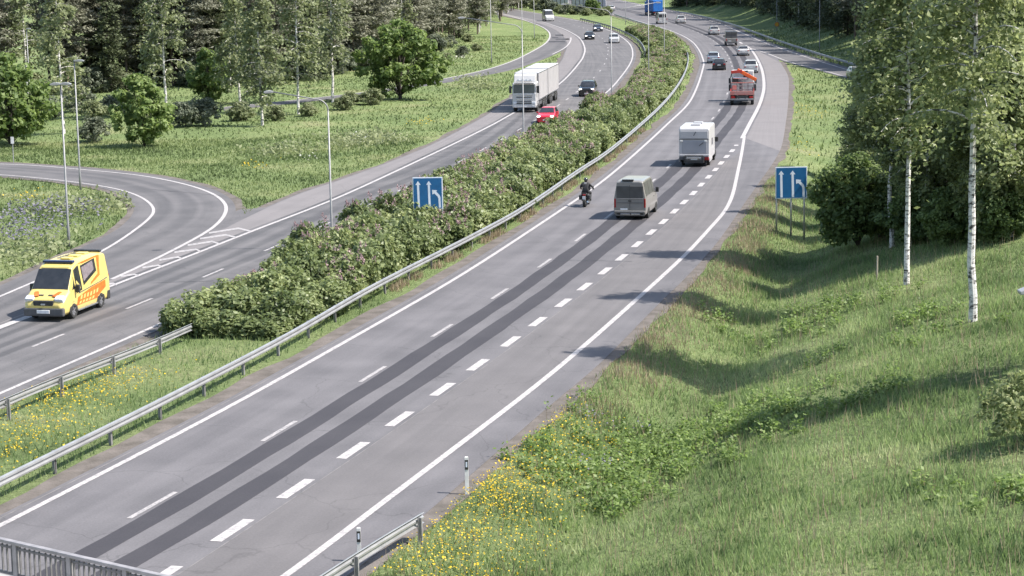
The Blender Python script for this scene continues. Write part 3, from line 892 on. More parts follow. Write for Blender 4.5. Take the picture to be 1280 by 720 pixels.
lamp_px(830.5, 75, -16, 'slim lamp column in the hedge beside the white van', [(PI, 4.2), (0, 4.2)])
lamp_px(782, 30.5, -30, 'slim lamp column in the median by the blue truck', [(PI, 4.0), (0, 4.0)])
lamp_px(614.5, 79, -10, 'lamp column on the bank above the exit ramp', [(0.0, 2.0)])
lamp_px(653, 61, -14, 'lamp column inside the exit ramp bend', [(0.0, 2.0)])
lamp_px(668, 48, -16, 'lamp column at the tip of the exit ramp bend', [(0.0, 2.0)])
lamp_px(1024.3, 64, -12, 'lamp column behind the slip road guardrail', [(PI, 2.0)])
lampN = lamp_px(971, 41, -16, 'lamp column on the dark bank carrying a round yellow sign', [(PI, 2.0)])
lamp_px(523.5, 60, 9, 'lamp column before the pines by the ramp bank', [(0.0, 0.01)], rise=0)
lampT = (9.95, 39.2)
lamp((lampT[0] + 0.85, lampT[1], terrain(lampT[0] + 0.85, lampT[1])), 9.6 - terrain(lampT[0] + 0.85, lampT[1]), 'lamp head reaching in over the grassy slope', [(PI, 0.5)], head=0.62, rise=0.5)
rb = lampN.location
s_ = empty('round_sign', (rb.x, rb.y - 0.1, rb.z + 1.35), 0, 'small round yellow sign on the lamp column of the dark bank', 'road sign')
MB().tube([(0, -0.02, 0), (0, -0.05, 0)], 0.42, 20).build('sign_rim', M_RED, s_)
MB().tube([(0, -0.045, 0), (0, -0.062, 0)], 0.33, 20).build('sign_face', M_YEL, s_)
MB().box((0, 0.02, 0), (0.3, 0.05, 0.06)).build('bracket', M_GALVD, s_)

# ------------------------------------------------------------------ lane signs
def lane_sign(px0, px1, ytop, ybot, yfoot, feet, label, Yd):
    """blue board, three white arrows; px0..px1, ytop..ybot bound the board, which stands at depth Yd"""
    zt = CAMH; 
    def zat(y, x):
        d = ray(x, y); return CAMH + d[2] * Yd / d[1]
    xl = ray(px0, ytop)[0] / ray(px0, ytop)[1] * Yd
    xr = ray(px1, ytop)[0] / ray(px1, ytop)[1] * Yd
    xm = (px0 + px1) / 2
    z1, z0 = zat(ytop, xm), zat(ybot, xm)
    w, h = xr - xl, z1 - z0
    cx = (xl + xr) / 2
    gz = terrain(cx, Yd)
    root = empty('lane_sign', (cx, Yd, gz), R(1.0), label, 'road sign', 'blue lane arrow signs')
    zc = (z0 + z1) / 2 - gz
    MB().box((0, 0, zc), (w, 0.035, h)).build('board', M_WHITE, root, 0.01)
    MB().box((0, -0.021, zc), (w - 0.11, 0.012, h - 0.11)).build('face', M_BLUE, root)
    y = -0.031
    def arrow(pts, name='arrow'):
        mb = MB()
        n = len(pts)
        vs = [(p[0] * w, y, zc + p[1] * h) for p in pts] + [(p[0] * w, y + 0.006, zc + p[1] * h) for p in pts]
        mb.add(vs, [tuple(range(n))] + [(i, (i + 1) % n, n + (i + 1) % n, n + i) for i in range(n)])
        mb.build(name, M_WHITE, root)
    for ax in (-0.32, 0.04):
        hw, sw = 0.088, 0.036
        arrow([(ax - sw + .015, -0.455), (ax + sw + .015, -0.455), (ax + sw, 0.265), (ax + hw, 0.265), (ax, 0.385), (ax - hw, 0.265), (ax - sw, 0.265)])
    arrow([(0.36, -0.455), (0.432, -0.455), (0.418, -0.13), (0.39, -0.06), (0.285, 0.045), (0.315, 0.085), (0.145, 0.105), (0.155, -0.045), (0.215, -0.005), (0.325, -0.11), (0.35, -0.17)])
    for fx in feet:
        x = fx * w
        gzz = terrain(cx + x, Yd) - gz
        MB().tube([(x, 0.06, gzz - 0.4), (x, 0.06, zc + h * 0.46)], 0.055, 8).build('post', M_GALV, root, smooth_=True)
    for hz in (-0.3, 0.3):
        MB().box((0, 0.03, zc + hz * h), (w * 0.94, 0.03, 0.06)).build('brace', M_GALVD, root)
    return root
pS = hit(987, 298)
lane_sign(969.3, 1009, 208.5, 248.3, 298, (-0.46, 0.0, 0.42), 'blue lane arrow sign on three posts beside the ditch', pS[1])
pS2 = onground(at(536, 300, 0))
lane_sign(515.5, 553, 221.5, 261.5, 300, (-0.42, 0.02, 0.47), 'blue lane arrow sign rising out of the lilac hedge', pS2[1])

# ------------------------------------------------------------------ reflector posts and stakes
def reflector(p, h, label):
    root = empty('reflector_post', tuple(p), 0, label, 'reflector post', 'white reflector posts at the road edge')
    MB().prism([(-0.06, -0.04), (0.06, -0.04), (0.035, 0.05), (-0.035, 0.05)], 'z', -0.3, h).build('post', M_WPL, root, 0.008)
    MB().box((0, -0.045, h - 0.24), (0.105, 0.012, 0.30)).build('black_band', M_BLACK, root)
    MB().box((0, -0.054, h - 0.23), (0.05, 0.008, 0.16)).build('reflector', M_WHITE, root)
def up_to(p, ypx): return hgt(np.asarray(p), ypx)
q = onground(at(584, 621, -0.1)); reflector(q, up_to(q, 571), 'white reflector post among the yellow flowers past the rail end')
q = onground(at(449.5, 706, -0.1)); reflector(q, up_to(q, 660), 'white reflector post tight behind the guardrail')
q = hit(1096, 350); 
st = empty('stake', tuple(q), 0, 'thin pale stake in the grass below the birches', 'stake')
MB().tube([(0, 0, -0.2), (0.01, 0, up_to(q, 320))], 0.045, 7).build('stick', M_WOOD, st)
q = onground(at(17, 203, 0))
st = empty('marker_post', tuple(q), 0, 'thin post with a small white plate by the loop ramp', 'marker post')
hh = up_to(q, 171)
MB().tube([(0, 0, -0.2), (0, 0, hh)], 0.04, 8).build('post', M_GALV, st)
MB().box((0, -0.05, hh - 0.28), (0.26, 0.02, 0.56)).build('plate', M_WPL, st, 0.005)

# ------------------------------------------------------------------ pale screens far behind the bend
M_SCR = pm('pale screen panels', (0.52, 0.52, 0.55), (0.42, 0.42, 0.46), 1, 0.6)
def screen(x0, x1, ytop, ybase, n, label):
    A, B = at(x0, ybase, 0), at(x1, ybase, 0)
    d = (B - A)[:2]; L = np.linalg.norm(d)
    h = hgt(A, ytop)
    root = empty('noise_screen', (A[0], A[1], -0.06), math.atan2(d[1], d[0]), label, 'screen')
    for i in range(n):
        MB().box(((i + 0.5) * L / n, 0, h * 0.52), (L / n - 0.3, 0.12, h * 0.9)).build('panel', M_SCR, root)
        MB().box((i * L / n, 0, h / 2), (0.22, 0.22, h)).build('post', M_GALVD, root)
    MB().box((L / 2, 0.02, h), (L, 0.2, 0.25)).build('cap_rail', M_GALV, root)
screen(686, 711, -8, 12.5, 5, 'short pale panelled screen beyond the dark bushes')
screen(715, 758, -10, 9.5, 9, 'long pale panelled screen beyond the round bush')
# ------------------------------------------------------------------ vehicles  (local frame: +x forward, +y left, z up, origin on the road under the middle)
def carpaint(name, c, rough=0.28, metal=0.0): return pm(name, c, tuple(k * 0.9 for k in c), 2.0, rough, metal, coat=0.5)
M_GLASS = pm('dark vehicle glass', (0.018, 0.02, 0.023), (0.03, 0.032, 0.036), 2, 0.08, 0.0, spec=0.7)
M_GLASSG = pm('grey tinted glass', (0.085, 0.085, 0.085), (0.065, 0.065, 0.065), 2, 0.3, 0.0, spec=0.3)
M_TYRE = pm('tyre rubber', (0.018, 0.018, 0.018), (0.03, 0.03, 0.03), 8, 0.85)
M_RIM = pm('alloy rim', (0.45, 0.45, 0.47), (0.30, 0.30, 0.32), 8, 0.35, 0.7)
M_HEAD = pm('headlamp lit', (0.8, 0.8, 0.8), (0.7, 0.7, 0.7), 9, 0.1, emit=(1, 0.96, 0.9, 3.0))
M_HEADO = pm('headlamp lens', (0.62, 0.64, 0.66), (0.45, 0.47, 0.5), 12, 0.1)
M_TAIL = pm('red tail lamp', (0.32, 0.012, 0.012), (0.22, 0.01, 0.01), 12, 0.15)
M_AMBER = pm('amber lamp', (0.6, 0.2, 0.01), (0.5, 0.15, 0.01), 12, 0.2)
M_PLATE = pm('number plate', (0.72, 0.72, 0.72), (0.6, 0.6, 0.62), 12, 0.4)
M_TRIM = pm('black vehicle trim', (0.02, 0.02, 0.021), (0.035, 0.035, 0.036), 5, 0.6)
M_GREYPL = pm('grey bumper plastic', (0.09, 0.09, 0.095), (0.065, 0.065, 0.07), 5, 0.6)
M_CHROME = pm('bright metal trim', (0.6, 0.6, 0.62), (0.5, 0.5, 0.52), 8, 0.25, 0.9)

class Shell:
    """body lofted through stations (x, half profile); lets panels be laid on its surface"""
    def __init__(s, st):
        s.st = sorted(st, key=lambda q: -q[0])
        s.xs = [q[0] for q in s.st]
        s.k = len(s.st[0][1])
    def P(s, x, a, side=1):
        xs = s.xs
        i = 0
        while i < len(xs) - 2 and x < xs[i + 1]: i += 1
        t = (xs[i] - x) / (xs[i] - xs[i + 1] + 1e-9)
        A, B = s.st[i][1], s.st[i + 1][1]
        j = min(int(a), s.k - 2); u = a - j
        def pt(Q): return (Q[j][0] * (1 - u) + Q[j + 1][0] * u, Q[j][1] * (1 - u) + Q[j + 1][1] * u)
        pa, pb = pt(A), pt(B)
        return Vector((x, side * (pa[0] * (1 - t) + pb[0] * t), pa[1] * (1 - t) + pb[1] * t))
    def body(s, name, mat, parent, bevel=0.05):
        V, F = [], []
        k = s.k; n = 2 * k
        for x, pr in s.st:
            V += [(x, y, z) for y, z in pr] + [(x, -y, z) for y, z in reversed(pr)]
        for i in range(len(s.st) - 1):
            for j in range(n):
                j2 = (j + 1) % n
                F.append((i * n + j, i * n + j2, (i + 1) * n + j2, (i + 1) * n + j))
        F.append(tuple(range(n))); F.append(tuple(range((len(s.st) - 1) * n, len(s.st) * n))[::-1])
        mb = MB(); mb.add(V, F)
        me = mb.mesh(name, mat)
        bm = bmesh.new(); bm.from_mesh(me)
        bmesh.ops.remove_doubles(bm, verts=bm.verts, dist=0.002)
        bmesh.ops.recalc_face_normals(bm, faces=bm.faces)
        bm.to_mesh(me); bm.free()
        me.polygons.foreach_set('use_smooth', [True] * len(me.polygons))
        o = bpy.data.objects.new(name, me); link(o, parent); KIDS.setdefault(parent.name, []).append(o)
        b = o.modifiers.new('bevel', 'BEVEL'); b.width = bevel; b.segments = 3; b.limit_method = 'ANGLE'; b.angle_limit = R(18)
        b.harden_normals = False
        w = o.modifiers.new('wn', 'WEIGHTED_NORMAL'); w.keep_sharp = False; w.weight = 80
        return o
    def patch(s, name, poly, mat, parent, side=1, off=0.012, nsub=3):
        """polygon given as (x, a) on the side surface"""
        pts = []
        m = len(poly)
        for i in range(m):
            (x0, a0), (x1, a1) = poly[i], poly[(i + 1) % m]
            for t in np.linspace(0, 1, nsub, endpoint=False):
                pts.append(s.P(x0 + (x1 - x0) * t, a0 + (a1 - a0) * t, side))
        c = sum(pts, Vector()) / len(pts)
        nrm = Vector()
        for i in range(len(pts)): nrm += (pts[i] - c).cross(pts[(i + 1) % len(pts)] - c)
        nrm.normalize()
        if nrm.dot(Vector((0, side, 0.35))) < 0 and abs(nrm.x) < 0.93: nrm = -nrm
        if abs(nrm.x) >= 0.93 and nrm.z < 0: nrm = -nrm
        out = [p + nrm * off for p in pts]; inn = [p - nrm * 0.02 for p in pts]
        n = len(pts)
        mb = MB(); mb.add(out + inn, [tuple(range(n))] + [(i, i + n, (i + 1) % n + n, (i + 1) % n) for i in range(n)])
        return mb.build(name, mat, parent)
    def cross(s, name, x0, x1, a0, a1, mat, parent, off=0.012, ins=0.06, n=6):
        """panel across both sides between stations x0 and x1 (windscreen, rear window, roof panel)"""
        mb = MB()
        V = []
        n = 7
        for x in (x0, x1):
            for a_, sd_ in ((5 + ins, 1), (5.5, 1), (6, 1), (7, 1), (6, -1), (5.5, -1), (5 + ins, -1)): V.append(s.P(x, a_, sd_))
        nr = (V[4] - V[2]).cross(V[n + 3] - V[3]).normalized()
        if nr.z < 0: nr = -nr
        if abs(nr.z) < 0.05 and nr.x * (x0 + x1) < 0: nr = -nr
        out = [v + nr * off for v in V]; inn = [v - nr * 0.03 for v in V]
        F = [(i, i + 1, n + i + 1, n + i) for i in range(n - 1)]
        ring = list(range(n)) + list(range(2 * n - 1, n - 1, -1))
        m = len(V)
        F += [(ring[i], ring[i] + m, ring[(i + 1) % len(ring)] + m, ring[(i + 1) % len(ring)]) for i in range(len(ring))]
        mb.add(out + inn, F)
        return mb.build(name, mat, parent)

def wheel_meshes(r, w, rim=M_RIM, key={}):
    k = (round(r, 3), round(w, 3), rim.name)
    if k in key: return key[k]
    t = MB()
    n = 20
    prof = [(r * 0.62, -w / 2), (r * 0.93, -w / 2), (r, -w * 0.36), (r, w * 0.36), (r * 0.93, w / 2), (r * 0.62, w / 2)]
    V = [(q[0] * math.cos(2 * PI * i / n), q[1], q[0] * math.sin(2 * PI * i / n)) for i in range(n) for q in prof]
    F = []
    m = len(prof)
    for i in range(n):
        for j in range(m):
            F.append((i * m + j, i * m + (j + 1) % m, ((i + 1) % n) * m + (j + 1) % m, ((i + 1) % n) * m + j))
    t.add(V, F)
    tm = t.mesh('tyre', M_TYRE)
    d = MB()
    d.tube([(0, -w * 0.36, 0), (0, w * 0.36, 0)], r * 0.63, 20)
    for i in range(5):
        a = 2 * PI * i / 5
        for sy in (-1, 1):
            d.box((r * 0.34 * math.cos(a), sy * w * 0.38, r * 0.34 * math.sin(a)), (r * 0.52, 0.03, r * 0.13), ry=-a)
    d.tube([(0, -w * 0.42, 0), (0, w * 0.42, 0)], r * 0.16, 10)
    rm = d.mesh('rim', rim)
    key[k] = (tm, rm)
    return key[k]
def wheel(parent, x, y, r, w, rim=M_RIM):
    tm, rm = wheel_meshes(r, w, rim)
    o = inst('wheel', tm, parent, (x, y, r))
    inst('rim', rm, o)
    return o
def arch(parent, x, y, r, side, zc):
    mb = MB()
    pts = []
    for t in np.linspace(-0.12, PI + 0.12, 14): pts.append((x + r * math.cos(t), zc + r * math.sin(t)))
    pts.append((x - r, zc - 0.12)); pts.append((x + r, zc - 0.12))
    mb.prism(pts[:-2], 'y', y - side * 0.06, y + side * 0.012)
    return mb.build('wheel_arch', M_TRIM, parent)

def prof7(w, zb, zm, zbelt, wr, ztop, ww=None):
    return [(0, zb), (w * 0.86, zb), (w * 0.97, zb + 0.12), (w, zm), (w * 0.985, zbelt), (wr, ztop - 0.05 if ztop - zbelt > 0.2 else ztop - 0.015), (wr * 0.72, ztop), (0, ztop)]
CARS = {
 # (x/L, top, belt, width factor, roof width factor) heights in units of H
 'hatch': [(.5, .46, .36, .78, .70), (.47, .53, .44, .93, .80), (.36, .60, .53, 1, .84), (.19, .655, .60, 1, .82), (-.0, .965, .62, 1, .70), (-.16, 1.0, .63, 1, .69), (-.36, .975, .64, 1, .68), (-.475, .66, .62, .95, .72), (-.5, .55, .45, .88, .78)],
 'sedan': [(.5, .46, .36, .78, .70), (.47, .53, .44, .93, .80), (.35, .61, .53, 1, .84), (.17, .66, .60, 1, .82), (.03, .97, .62, 1, .70), (-.12, 1.0, .63, 1, .69), (-.24, .98, .64, 1, .68), (-.37, .70, .64, 1, .78), (-.48, .67, .60, .94, .80), (-.5, .56, .45, .88, .78)],
 'suv': [(.5, .50, .38, .80, .72), (.475, .57, .46, .94, .82), (.36, .625, .55, 1, .86), (.21, .66, .60, 1, .84), (.06, .96, .61, 1, .75), (-.1, 1.0, .62, 1, .74), (-.40, .98, .62, 1, .72), (-.485, .66, .60, .97, .80), (-.5, .52, .42, .92, .84)],
 'van': [(.5, .30, .24, .80, .70), (.475, .42, .30, .94, .82), (.40, .48, .44, 1, .86), (.33, .54, .50, 1, .86), (.19, .93, .52, 1, .80), (.10, .985, .53, 1, .80), (-.2, 1.0, .53, 1, .80), (-.47, .99, .53, 1, .79), (-.5, .96, .52, .985, .78)],
}
def car(kind, L, W, H, paint, label, cat='car', lit=False, glass=M_GLASS, group=None, rims=M_RIM, roof_rails=False, side_glass=True, rearwin=True):
    root = empty('van' if kind == 'van' else 'car', (0, 0, 0), 0, label, cat, group)
    T = CARS[kind]
    zb = 0.17 if kind != 'van' else 0.22
    st = []
    for fx, top, belt, wf, wr in T:
        w = W / 2 * wf
        st.append((fx * L, prof7(w, zb, zb + (belt * H - zb) * 0.45, belt * H, W / 2 * wr, top * H)))
    sh = Shell(st)
    sh.body('body', paint, root)
    cowl, rf = T[3][0] * L, T[4][0] * L
    if kind == 'van': rr, rb = -.47 * L, -.5 * L
    sh.cross('windscreen', cowl - 0.02, rf + 0.06, 5.0, 5.0, glass, root, ins=0.03)
    a0, a1 = 4.12, 4.90
    if kind == 'van':
        x_end = -.46 * L if side_glass else 0.02 * L
        segs = [(rf - 0.02 + 0.10, 0.05 * L)] + ([(0.03 * L, -.21 * L), (-.23 * L, -.46 * L)] if side_glass else [])
    elif kind == 'suv': segs = [(.05 * L, -.10 * L), (-.115 * L, -.27 * L), (-.285 * L, -.40 * L)]
    elif kind == 'sedan': segs = [(.03 * L, -.11 * L), (-.125 * L, -.25 * L)]
    else: segs = [(.0 * L, -.15 * L), (-.165 * L, -.35 * L)]
    for sd_ in (1, -1):
        sh.patch('quarter_window', [(cowl - 0.14 * (1 if kind != 'van' else 1), a0), (segs[0][0] + 0.0, a0), (segs[0][0] + 0.0, a1 - 0.05)], glass, root, sd_)
        for x0, x1 in segs:
            sh.patch('side_window', [(x0 - 0.02, a0), (x1, a0), (x1, a1), (x0 - 0.02, a1)], glass, root, sd_)
        for x in (L * 0.31, -L * 0.31) if kind != 'van' else (L * 0.30, -L * 0.30):
            r = 0.335 if kind in ('suv', 'van') else 0.31
            arch(root, x, sd_ * W / 2 * 0.985, r + 0.07, sd_, r)
            wheel(root, x, sd_ * (W / 2 - 0.105), r, 0.22, rims)
        # mirror
        mp = sh.P(cowl - 0.28 if kind != 'van' else cowl - 0.2, 4.25, sd_)
        MB().box((mp.x, mp.y + sd_ * 0.13, mp.z + (0.03 if kind != 'van' else 0.12)), (0.12, 0.2, 0.15 if kind != 'van' else 0.32)).build('mirror', paint if kind != 'van' else M_TRIM, root, 0.03)
        # lamps
        fz = T[1][2] * H
        MB().box((L * 0.478, sd_ * W * 0.36, fz + 0.06), (0.16, W * 0.17, 0.13)).build('headlamp', M_HEAD if lit else M_HEADO, root, 0.03)
        rz_ = T[-1][2] * H
        if kind == 'van':
            MB().box((-L * 0.497, sd_ * W * 0.455, H * 0.42), (0.08, 0.11, 0.55)).build('tail_lamp', M_TAIL, root, 0.02)
        else:
            MB().box((-L * 0.488, sd_ * W * 0.385, rz_ + 0.12), (0.12, W * 0.15, 0.16)).build('tail_lamp', M_TAIL, root, 0.03)
        for hx in ([L * 0.02, -L * 0.18] if kind != 'van' else [L * 0.12]):
            hp = sh.P(hx, 3.75, sd_)
            MB().box((hp.x, hp.y + sd_ * 0.012, hp.z), (0.17, 0.02, 0.03)).build('door_handle', M_TRIM, root)
        if roof_rails:
            MB().tube([sh.P(.0, 5.3, sd_) + Vector((0, 0, .04)), sh.P(-.38 * L, 5.3, sd_) + Vector((0, 0, .04))], 0.02, 6).build('roof_rail', M_TRIM, root)
    # rear window
    if kind == 'van':
        if rearwin:
            for sy in (-1, 1):
                MB().box((-L * 0.502, sy * W * 0.215, H * 0.72), (0.02, W * 0.34, H * 0.26)).build('rear_window', glass, root, 0.03)
        MB().box((-L * 0.503, 0, H * 0.52), (0.01, 0.02, H * 0.72)).build('door_gap', M_TRIM, root)
    else:
        i = -3 if kind != 'sedan' else -4
        xa, xb = T[i][0] * L, T[i + 1][0] * L
        sh.cross('rear_window', xa - 0.03, xb + 0.03, 5.0, 5.0, glass, root, ins=0.06)
    # grille, bumpers, plates
    MB().box((L * 0.487, 0, T[1][2] * H - 0.02), (0.06, W * 0.42, 0.14)).build('grille', M_TRIM, root, 0.02)
    MB().box((L * 0.485, 0, zb + 0.12), (0.10, W * 0.74, 0.16)).build('front_bumper', M_GREYPL, root, 0.04)
    MB().box((-L * 0.49, 0, zb + 0.14), (0.10, W * 0.86, 0.20)).build('rear_bumper', M_GREYPL if kind == 'van' else M_TRIM, root, 0.04)
    MB().box((L * 0.506, 0, zb + 0.22), (0.02, 0.44, 0.11)).build('number_plate', M_PLATE, root)
    MB().box((-L * 0.508, 0.36 if kind == 'van' else 0, T[-1][2] * H + 0.02 if kind != 'van' else H * 0.27), (0.02, 0.44, 0.11)).build('number_plate', M_PLATE, root)
    return root, sh

def heading(path, q, back=False):
    s = nearest_s(path, q)
    h = sample_at(path, s)[1]
    return h + (PI if back else 0)
def place(root, px, py, path, half, end='rear', dh=0.0):
    """put a vehicle so that its near end stands at the given pixel, heading along the path"""
    q = at(px, py, 0.012)
    h = heading(path, q) + dh
    f = np.array([math.cos(h), math.sin(h)])
    c = q[:2] + f * half * (1 if end == 'rear' else -1)
    root.location = (c[0], c[1], 0.006)
    root.rotation_euler = (0, 0, h)
    return root
P_WHITE = carpaint('white car paint', (0.46, 0.455, 0.455))
P_BLACK = carpaint('black car paint', (0.012, 0.013, 0.015), 0.2)
P_NAVY = carpaint('dark blue grey car paint', (0.035, 0.04, 0.055), 0.22)
P_SILVER = carpaint('silver car paint', (0.33, 0.36, 0.41), 0.3, 0.4)
P_RED = carpaint('red car paint', (0.50, 0.015, 0.03), 0.25)
P_GREY = carpaint('grey beige van paint', (0.21, 0.20, 0.19), 0.4, 0.1)
P_DKRED = carpaint('dark grey van paint', (0.07, 0.07, 0.078), 0.35)

v, _ = car('hatch', 4.1, 1.76, 1.5, P_RED, 'red hatchback with lit headlamps passing the lilac hedge', lit=True); place(v, 681.5, 155, LD, 2.05, 'front')
v, _ = car('suv', 4.5, 1.86, 1.72, P_BLACK, 'black off road car with lit headlamps beside the white truck', lit=True, roof_rails=True); place(v, 733, 121, LD, 2.25, 'front')
v, _ = car('sedan', 4.5, 1.8, 1.45, P_BLACK, 'black saloon with lit headlamps in the inner lane of the far bend', lit=True); place(v, 737.3, 49.6, LD, 2.2, 'front')
v, _ = car('hatch', 4.3, 1.8, 1.5, P_NAVY, 'dark blue hatchback with lit headlamps following a black saloon', lit=True); place(v, 748.2, 39.6, LD, 2.2, 'front')
v, _ = car('suv', 4.5, 1.85, 1.65, P_WHITE, 'white car rounding the far bend by its outer edge line'); place(v, 768, 54, LD, 2.2, 'front')
v, _ = car('van', 5.9, 2.2, 2.7, P_WHITE, 'white van coming round the far bend by the exit ramp', 'van', side_glass=False); place(v, 687.5, 26.5, LD, 2.9, 'front')
v, _ = car('suv', 4.4, 1.82, 1.62, P_SILVER, 'silver blue car running just ahead of a black hatchback', roof_rails=True); place(v, 892, 79.3, DASH, 2.2)
v, _ = car('hatch', 4.2, 1.84, 1.55, P_BLACK, 'black hatchback right behind a silver blue car'); place(v, 898.8, 87.8, DASH, 2.1)
v, _ = car('sedan', 4.6, 1.84, 1.48, P_WHITE, 'white saloon behind a dark grey box van'); place(v, 929.5, 69.8, DASH, 2.3)
v, _ = car('suv', 4.6, 1.9, 1.7, P_WHITE, 'white car just ahead of the red crane truck'); place(v, 938.5, 91.5, DASH, 2.3)
v, _ = car('suv', 4.6, 1.9, 1.68, P_WHITE, 'white car in the dark ruts ahead of a dark grey box van'); place(v, 893.5, 43.6, DASH, 2.3)
v, _ = car('suv', 4.7, 1.95, 1.75, P_WHITE, 'white car in the dark ruts behind a white van'); place(v, 852, 29.2, DASH, 2.3)
v, _ = car('van', 5.6, 2.1, 2.55, P_WHITE, 'white van with two rear windows behind the blue truck', 'van', side_glass=False); place(v, 828.3, 30, DASH, 2.8)
v, _ = car('hatch', 4.2, 1.8, 1.5, P_WHITE, 'white car far ahead of the blue truck'); place(v, 765, 13.6, DASH, 2.1)
v, _ = car('hatch', 4.3, 1.8, 1.5, P_WHITE, 'white car on the slip road half hidden by birch leaves'); place(v, 1066, 97, offset(RAMPL, -2.2), 2.1, 'rear')

# ---- grey passenger van seen from behind
def grey_van():
    L, W, H = 5.0, 2.02, 2.42
    root, sh = car('van', L, W, H, P_GREY, 'grey passenger van with a wide rear window behind the motorhome', 'van', glass=M_GLASSG, rearwin=False)
    MB().box((-L * 0.499, 0, H * 0.70), (0.045, W * 0.82, H * 0.30)).build('rear_window', M_GLASSG, root, 0.04)
    MB().box((-L * 0.503, 0, H * 0.53), (0.03, W * 0.80, 0.05)).build('tailgate_rib', P_GREY, root, 0.02)
    MB().box((-L * 0.505, 0, H * 0.43), (0.03, W * 0.80, 0.025)).build('tailgate_crease', M_GREYPL, root)
    MB().box((-L * 0.51, -0.0, H * 0.48), (0.03, 0.22, 0.09)).build('badge', M_TRIM, root, 0.02)
    MB().box((-L * 0.52, 0, 0.50), (0.14, W * 0.94, 0.13)).build('bumper_step', P_GREY, root, 0.03)
    for y in (0.28, -0.36): MB().box((-L * 0.52, y, 0.36), (0.03, 0.58, 0.07)).build('bumper_strip', M_CHROME, root, 0.01)
    MB().box((-L * 0.49, 0.12, H + 0.0), (0.18, 0.72, 0.09)).build('roof_spoiler', M_TRIM, root, 0.03)
    place(root, 787.5, 274.5, DASH, L / 2, dh=-0.01)
grey_van()

# ---- motorhome seen from behind
def motorhome():
    L, W, H = 6.2, 2.32, 3.0
    root = empty('motorhome', (0, 0, 0), 0, 'white motorhome with a rear carrier and dark side mirrors ahead of the grey van', 'motorhome')
    Mw = pm('white motorhome shell', (0.43, 0.42, 0.43), (0.39, 0.38, 0.392), 1.2, 0.35, coat=0.3)
    Mg = pm('shade grey motorhome rear panel', (0.30, 0.30, 0.325), (0.26, 0.26, 0.285), 1.2, 0.4)  # white rear wall; its shade is put into this bluish grey
    zb = 0.52
    st = []
    for x, zt, w in ((1.55, H - .25, .97), (1.2, H, 1), (-2.7, H, 1), (-3.05, H - .10, .985), (-3.1, H - .22, .97)):
        st.append((x, [(0, zb), (W / 2 * w * .97, zb), (W / 2 * w, zb + .1), (W / 2 * w, 1.4), (W / 2 * w, zt - .12), (W / 2 * w * .95, zt), (0, zt)]))
    Shell(st).body('shell', Mw, root, 0.06)
    MB().box((-3.09, -0.02, 1.48), (0.08, W * .82, .98)).build('rear_panel', Mg, root, 0.04)
    MB().box((-3.10, 0, 2.42), (0.06, W * .90, .58)).build('upper_panel', Mw, root, 0.04)
    MB().box((-3.115, 0, 2.08), (0.05, W * .96, .045)).build('gutter', M_GREYPL, root)
    MB().box((-3.12, -0.05, 2.50), (0.05, .05, .36), rx=0.55).build('ladder_bar', M_GREYPL, root)
    MB().box((-3.145, -0.55, 1.72), (0.05, .05, .42), rx=0.9).build('wiper', M_GREYPL, root)
    for y in (.98, -.88): MB().box((-3.14, y, 1.95), (0.05, .2, .14)).build('marker_lamp', M_WPL, root, 0.02)
    MB().box((-3.12, 0, 0.86), (0.16, W * .98, .12)).build('rear_skirt', Mw, root, 0.03)
    for y in (.95, -.95):
        MB().box((-3.12, y, 0.62), (0.12, .34, .24)).build('tail_lamp', M_TAIL if y < 0 else M_GREYPL, root, 0.03)
        MB().box((-3.2, y * 0.72, 0.55), (0.26, .08, .44)).build('carrier_bracket', M_TRIM, root)
    MB().tube([(-3.3, .68, .42), (-3.3, .68, .86), (-3.3, -.68, .86), (-3.3, -.68, .42)], 0.03, 8).build('carrier_frame', M_TRIM, root)
    MB().box((-3.3, 0, .70), (0.05, 1.1, .13)).build('carrier_board', M_CHROME, root, 0.01)
    MB().box((-3.24, 0, .58), (0.03, .5, .11)).build('number_plate', M_PLATE, root)
    MB().box((-3.22, 0, .40), (0.12, 1.25, .13)).build('rear_bumper', M_CHROME, root, 0.03)
    # cab
    cst = []
    for x, top, w in ((3.05, .75, .80), (2.95, 1.05, .9), (2.4, 1.22, .95), (1.75, 2.1, .86), (1.3, 2.2, .86)):
        cst.append((x, prof7(W / 2 * .92 * w / .95, .3, .65, min(1.1, top - .08), W / 2 * w * .84, top)))
    cs_ = Shell(cst); cs_.body('cab', Mw, root)
    cs_.cross('windscreen', 2.36, 1.8, 5, 5, M_GLASS, root)
    for sd_ in (1, -1):
        cs_.patch('side_window', [(2.2, 4.1), (1.5, 4.1), (1.5, 4.9), (1.85, 4.9)], M_GLASS, root, sd_)
        MB().box((2.15, sd_ * 1.22, 1.62), (.14, .26, .38)).build('mirror', M_TRIM, root, 0.04)
        MB().box((-.9, sd_ * (W / 2 + .006), 1.75), (.9, .02, .5)).build('side_window', M_GLASS, root, 0.0)
        MB().box((-1.9, sd_ * (W / 2 - .02), .5), (2.2, .04, .28)).build('side_skirt', Mw, root)
        for x in (2.2, -1.75):
            wheel(root, x, sd_ * (W / 2 - .2), .35, .23)
            arch(root, x, sd_ * (W / 2 - .03), .44, sd_, .35)
        MB().box((2.98, sd_ * .72, .78), (.12, .3, .2)).build('headlamp', M_HEADO, root, 0.03)
    MB().box((-.6, 0, .42), (5.6, 1.5, .2)).build('chassis', M_TRIM, root)
    for x in (.2, -1.6): MB().box((x, 0, H + .06), (.7, .7, .14)).build('roof_vent', Mw, root, 0.03)
    place(root, 867.5, 208.5, DASH, 3.25, dh=-0.01)
motorhome()

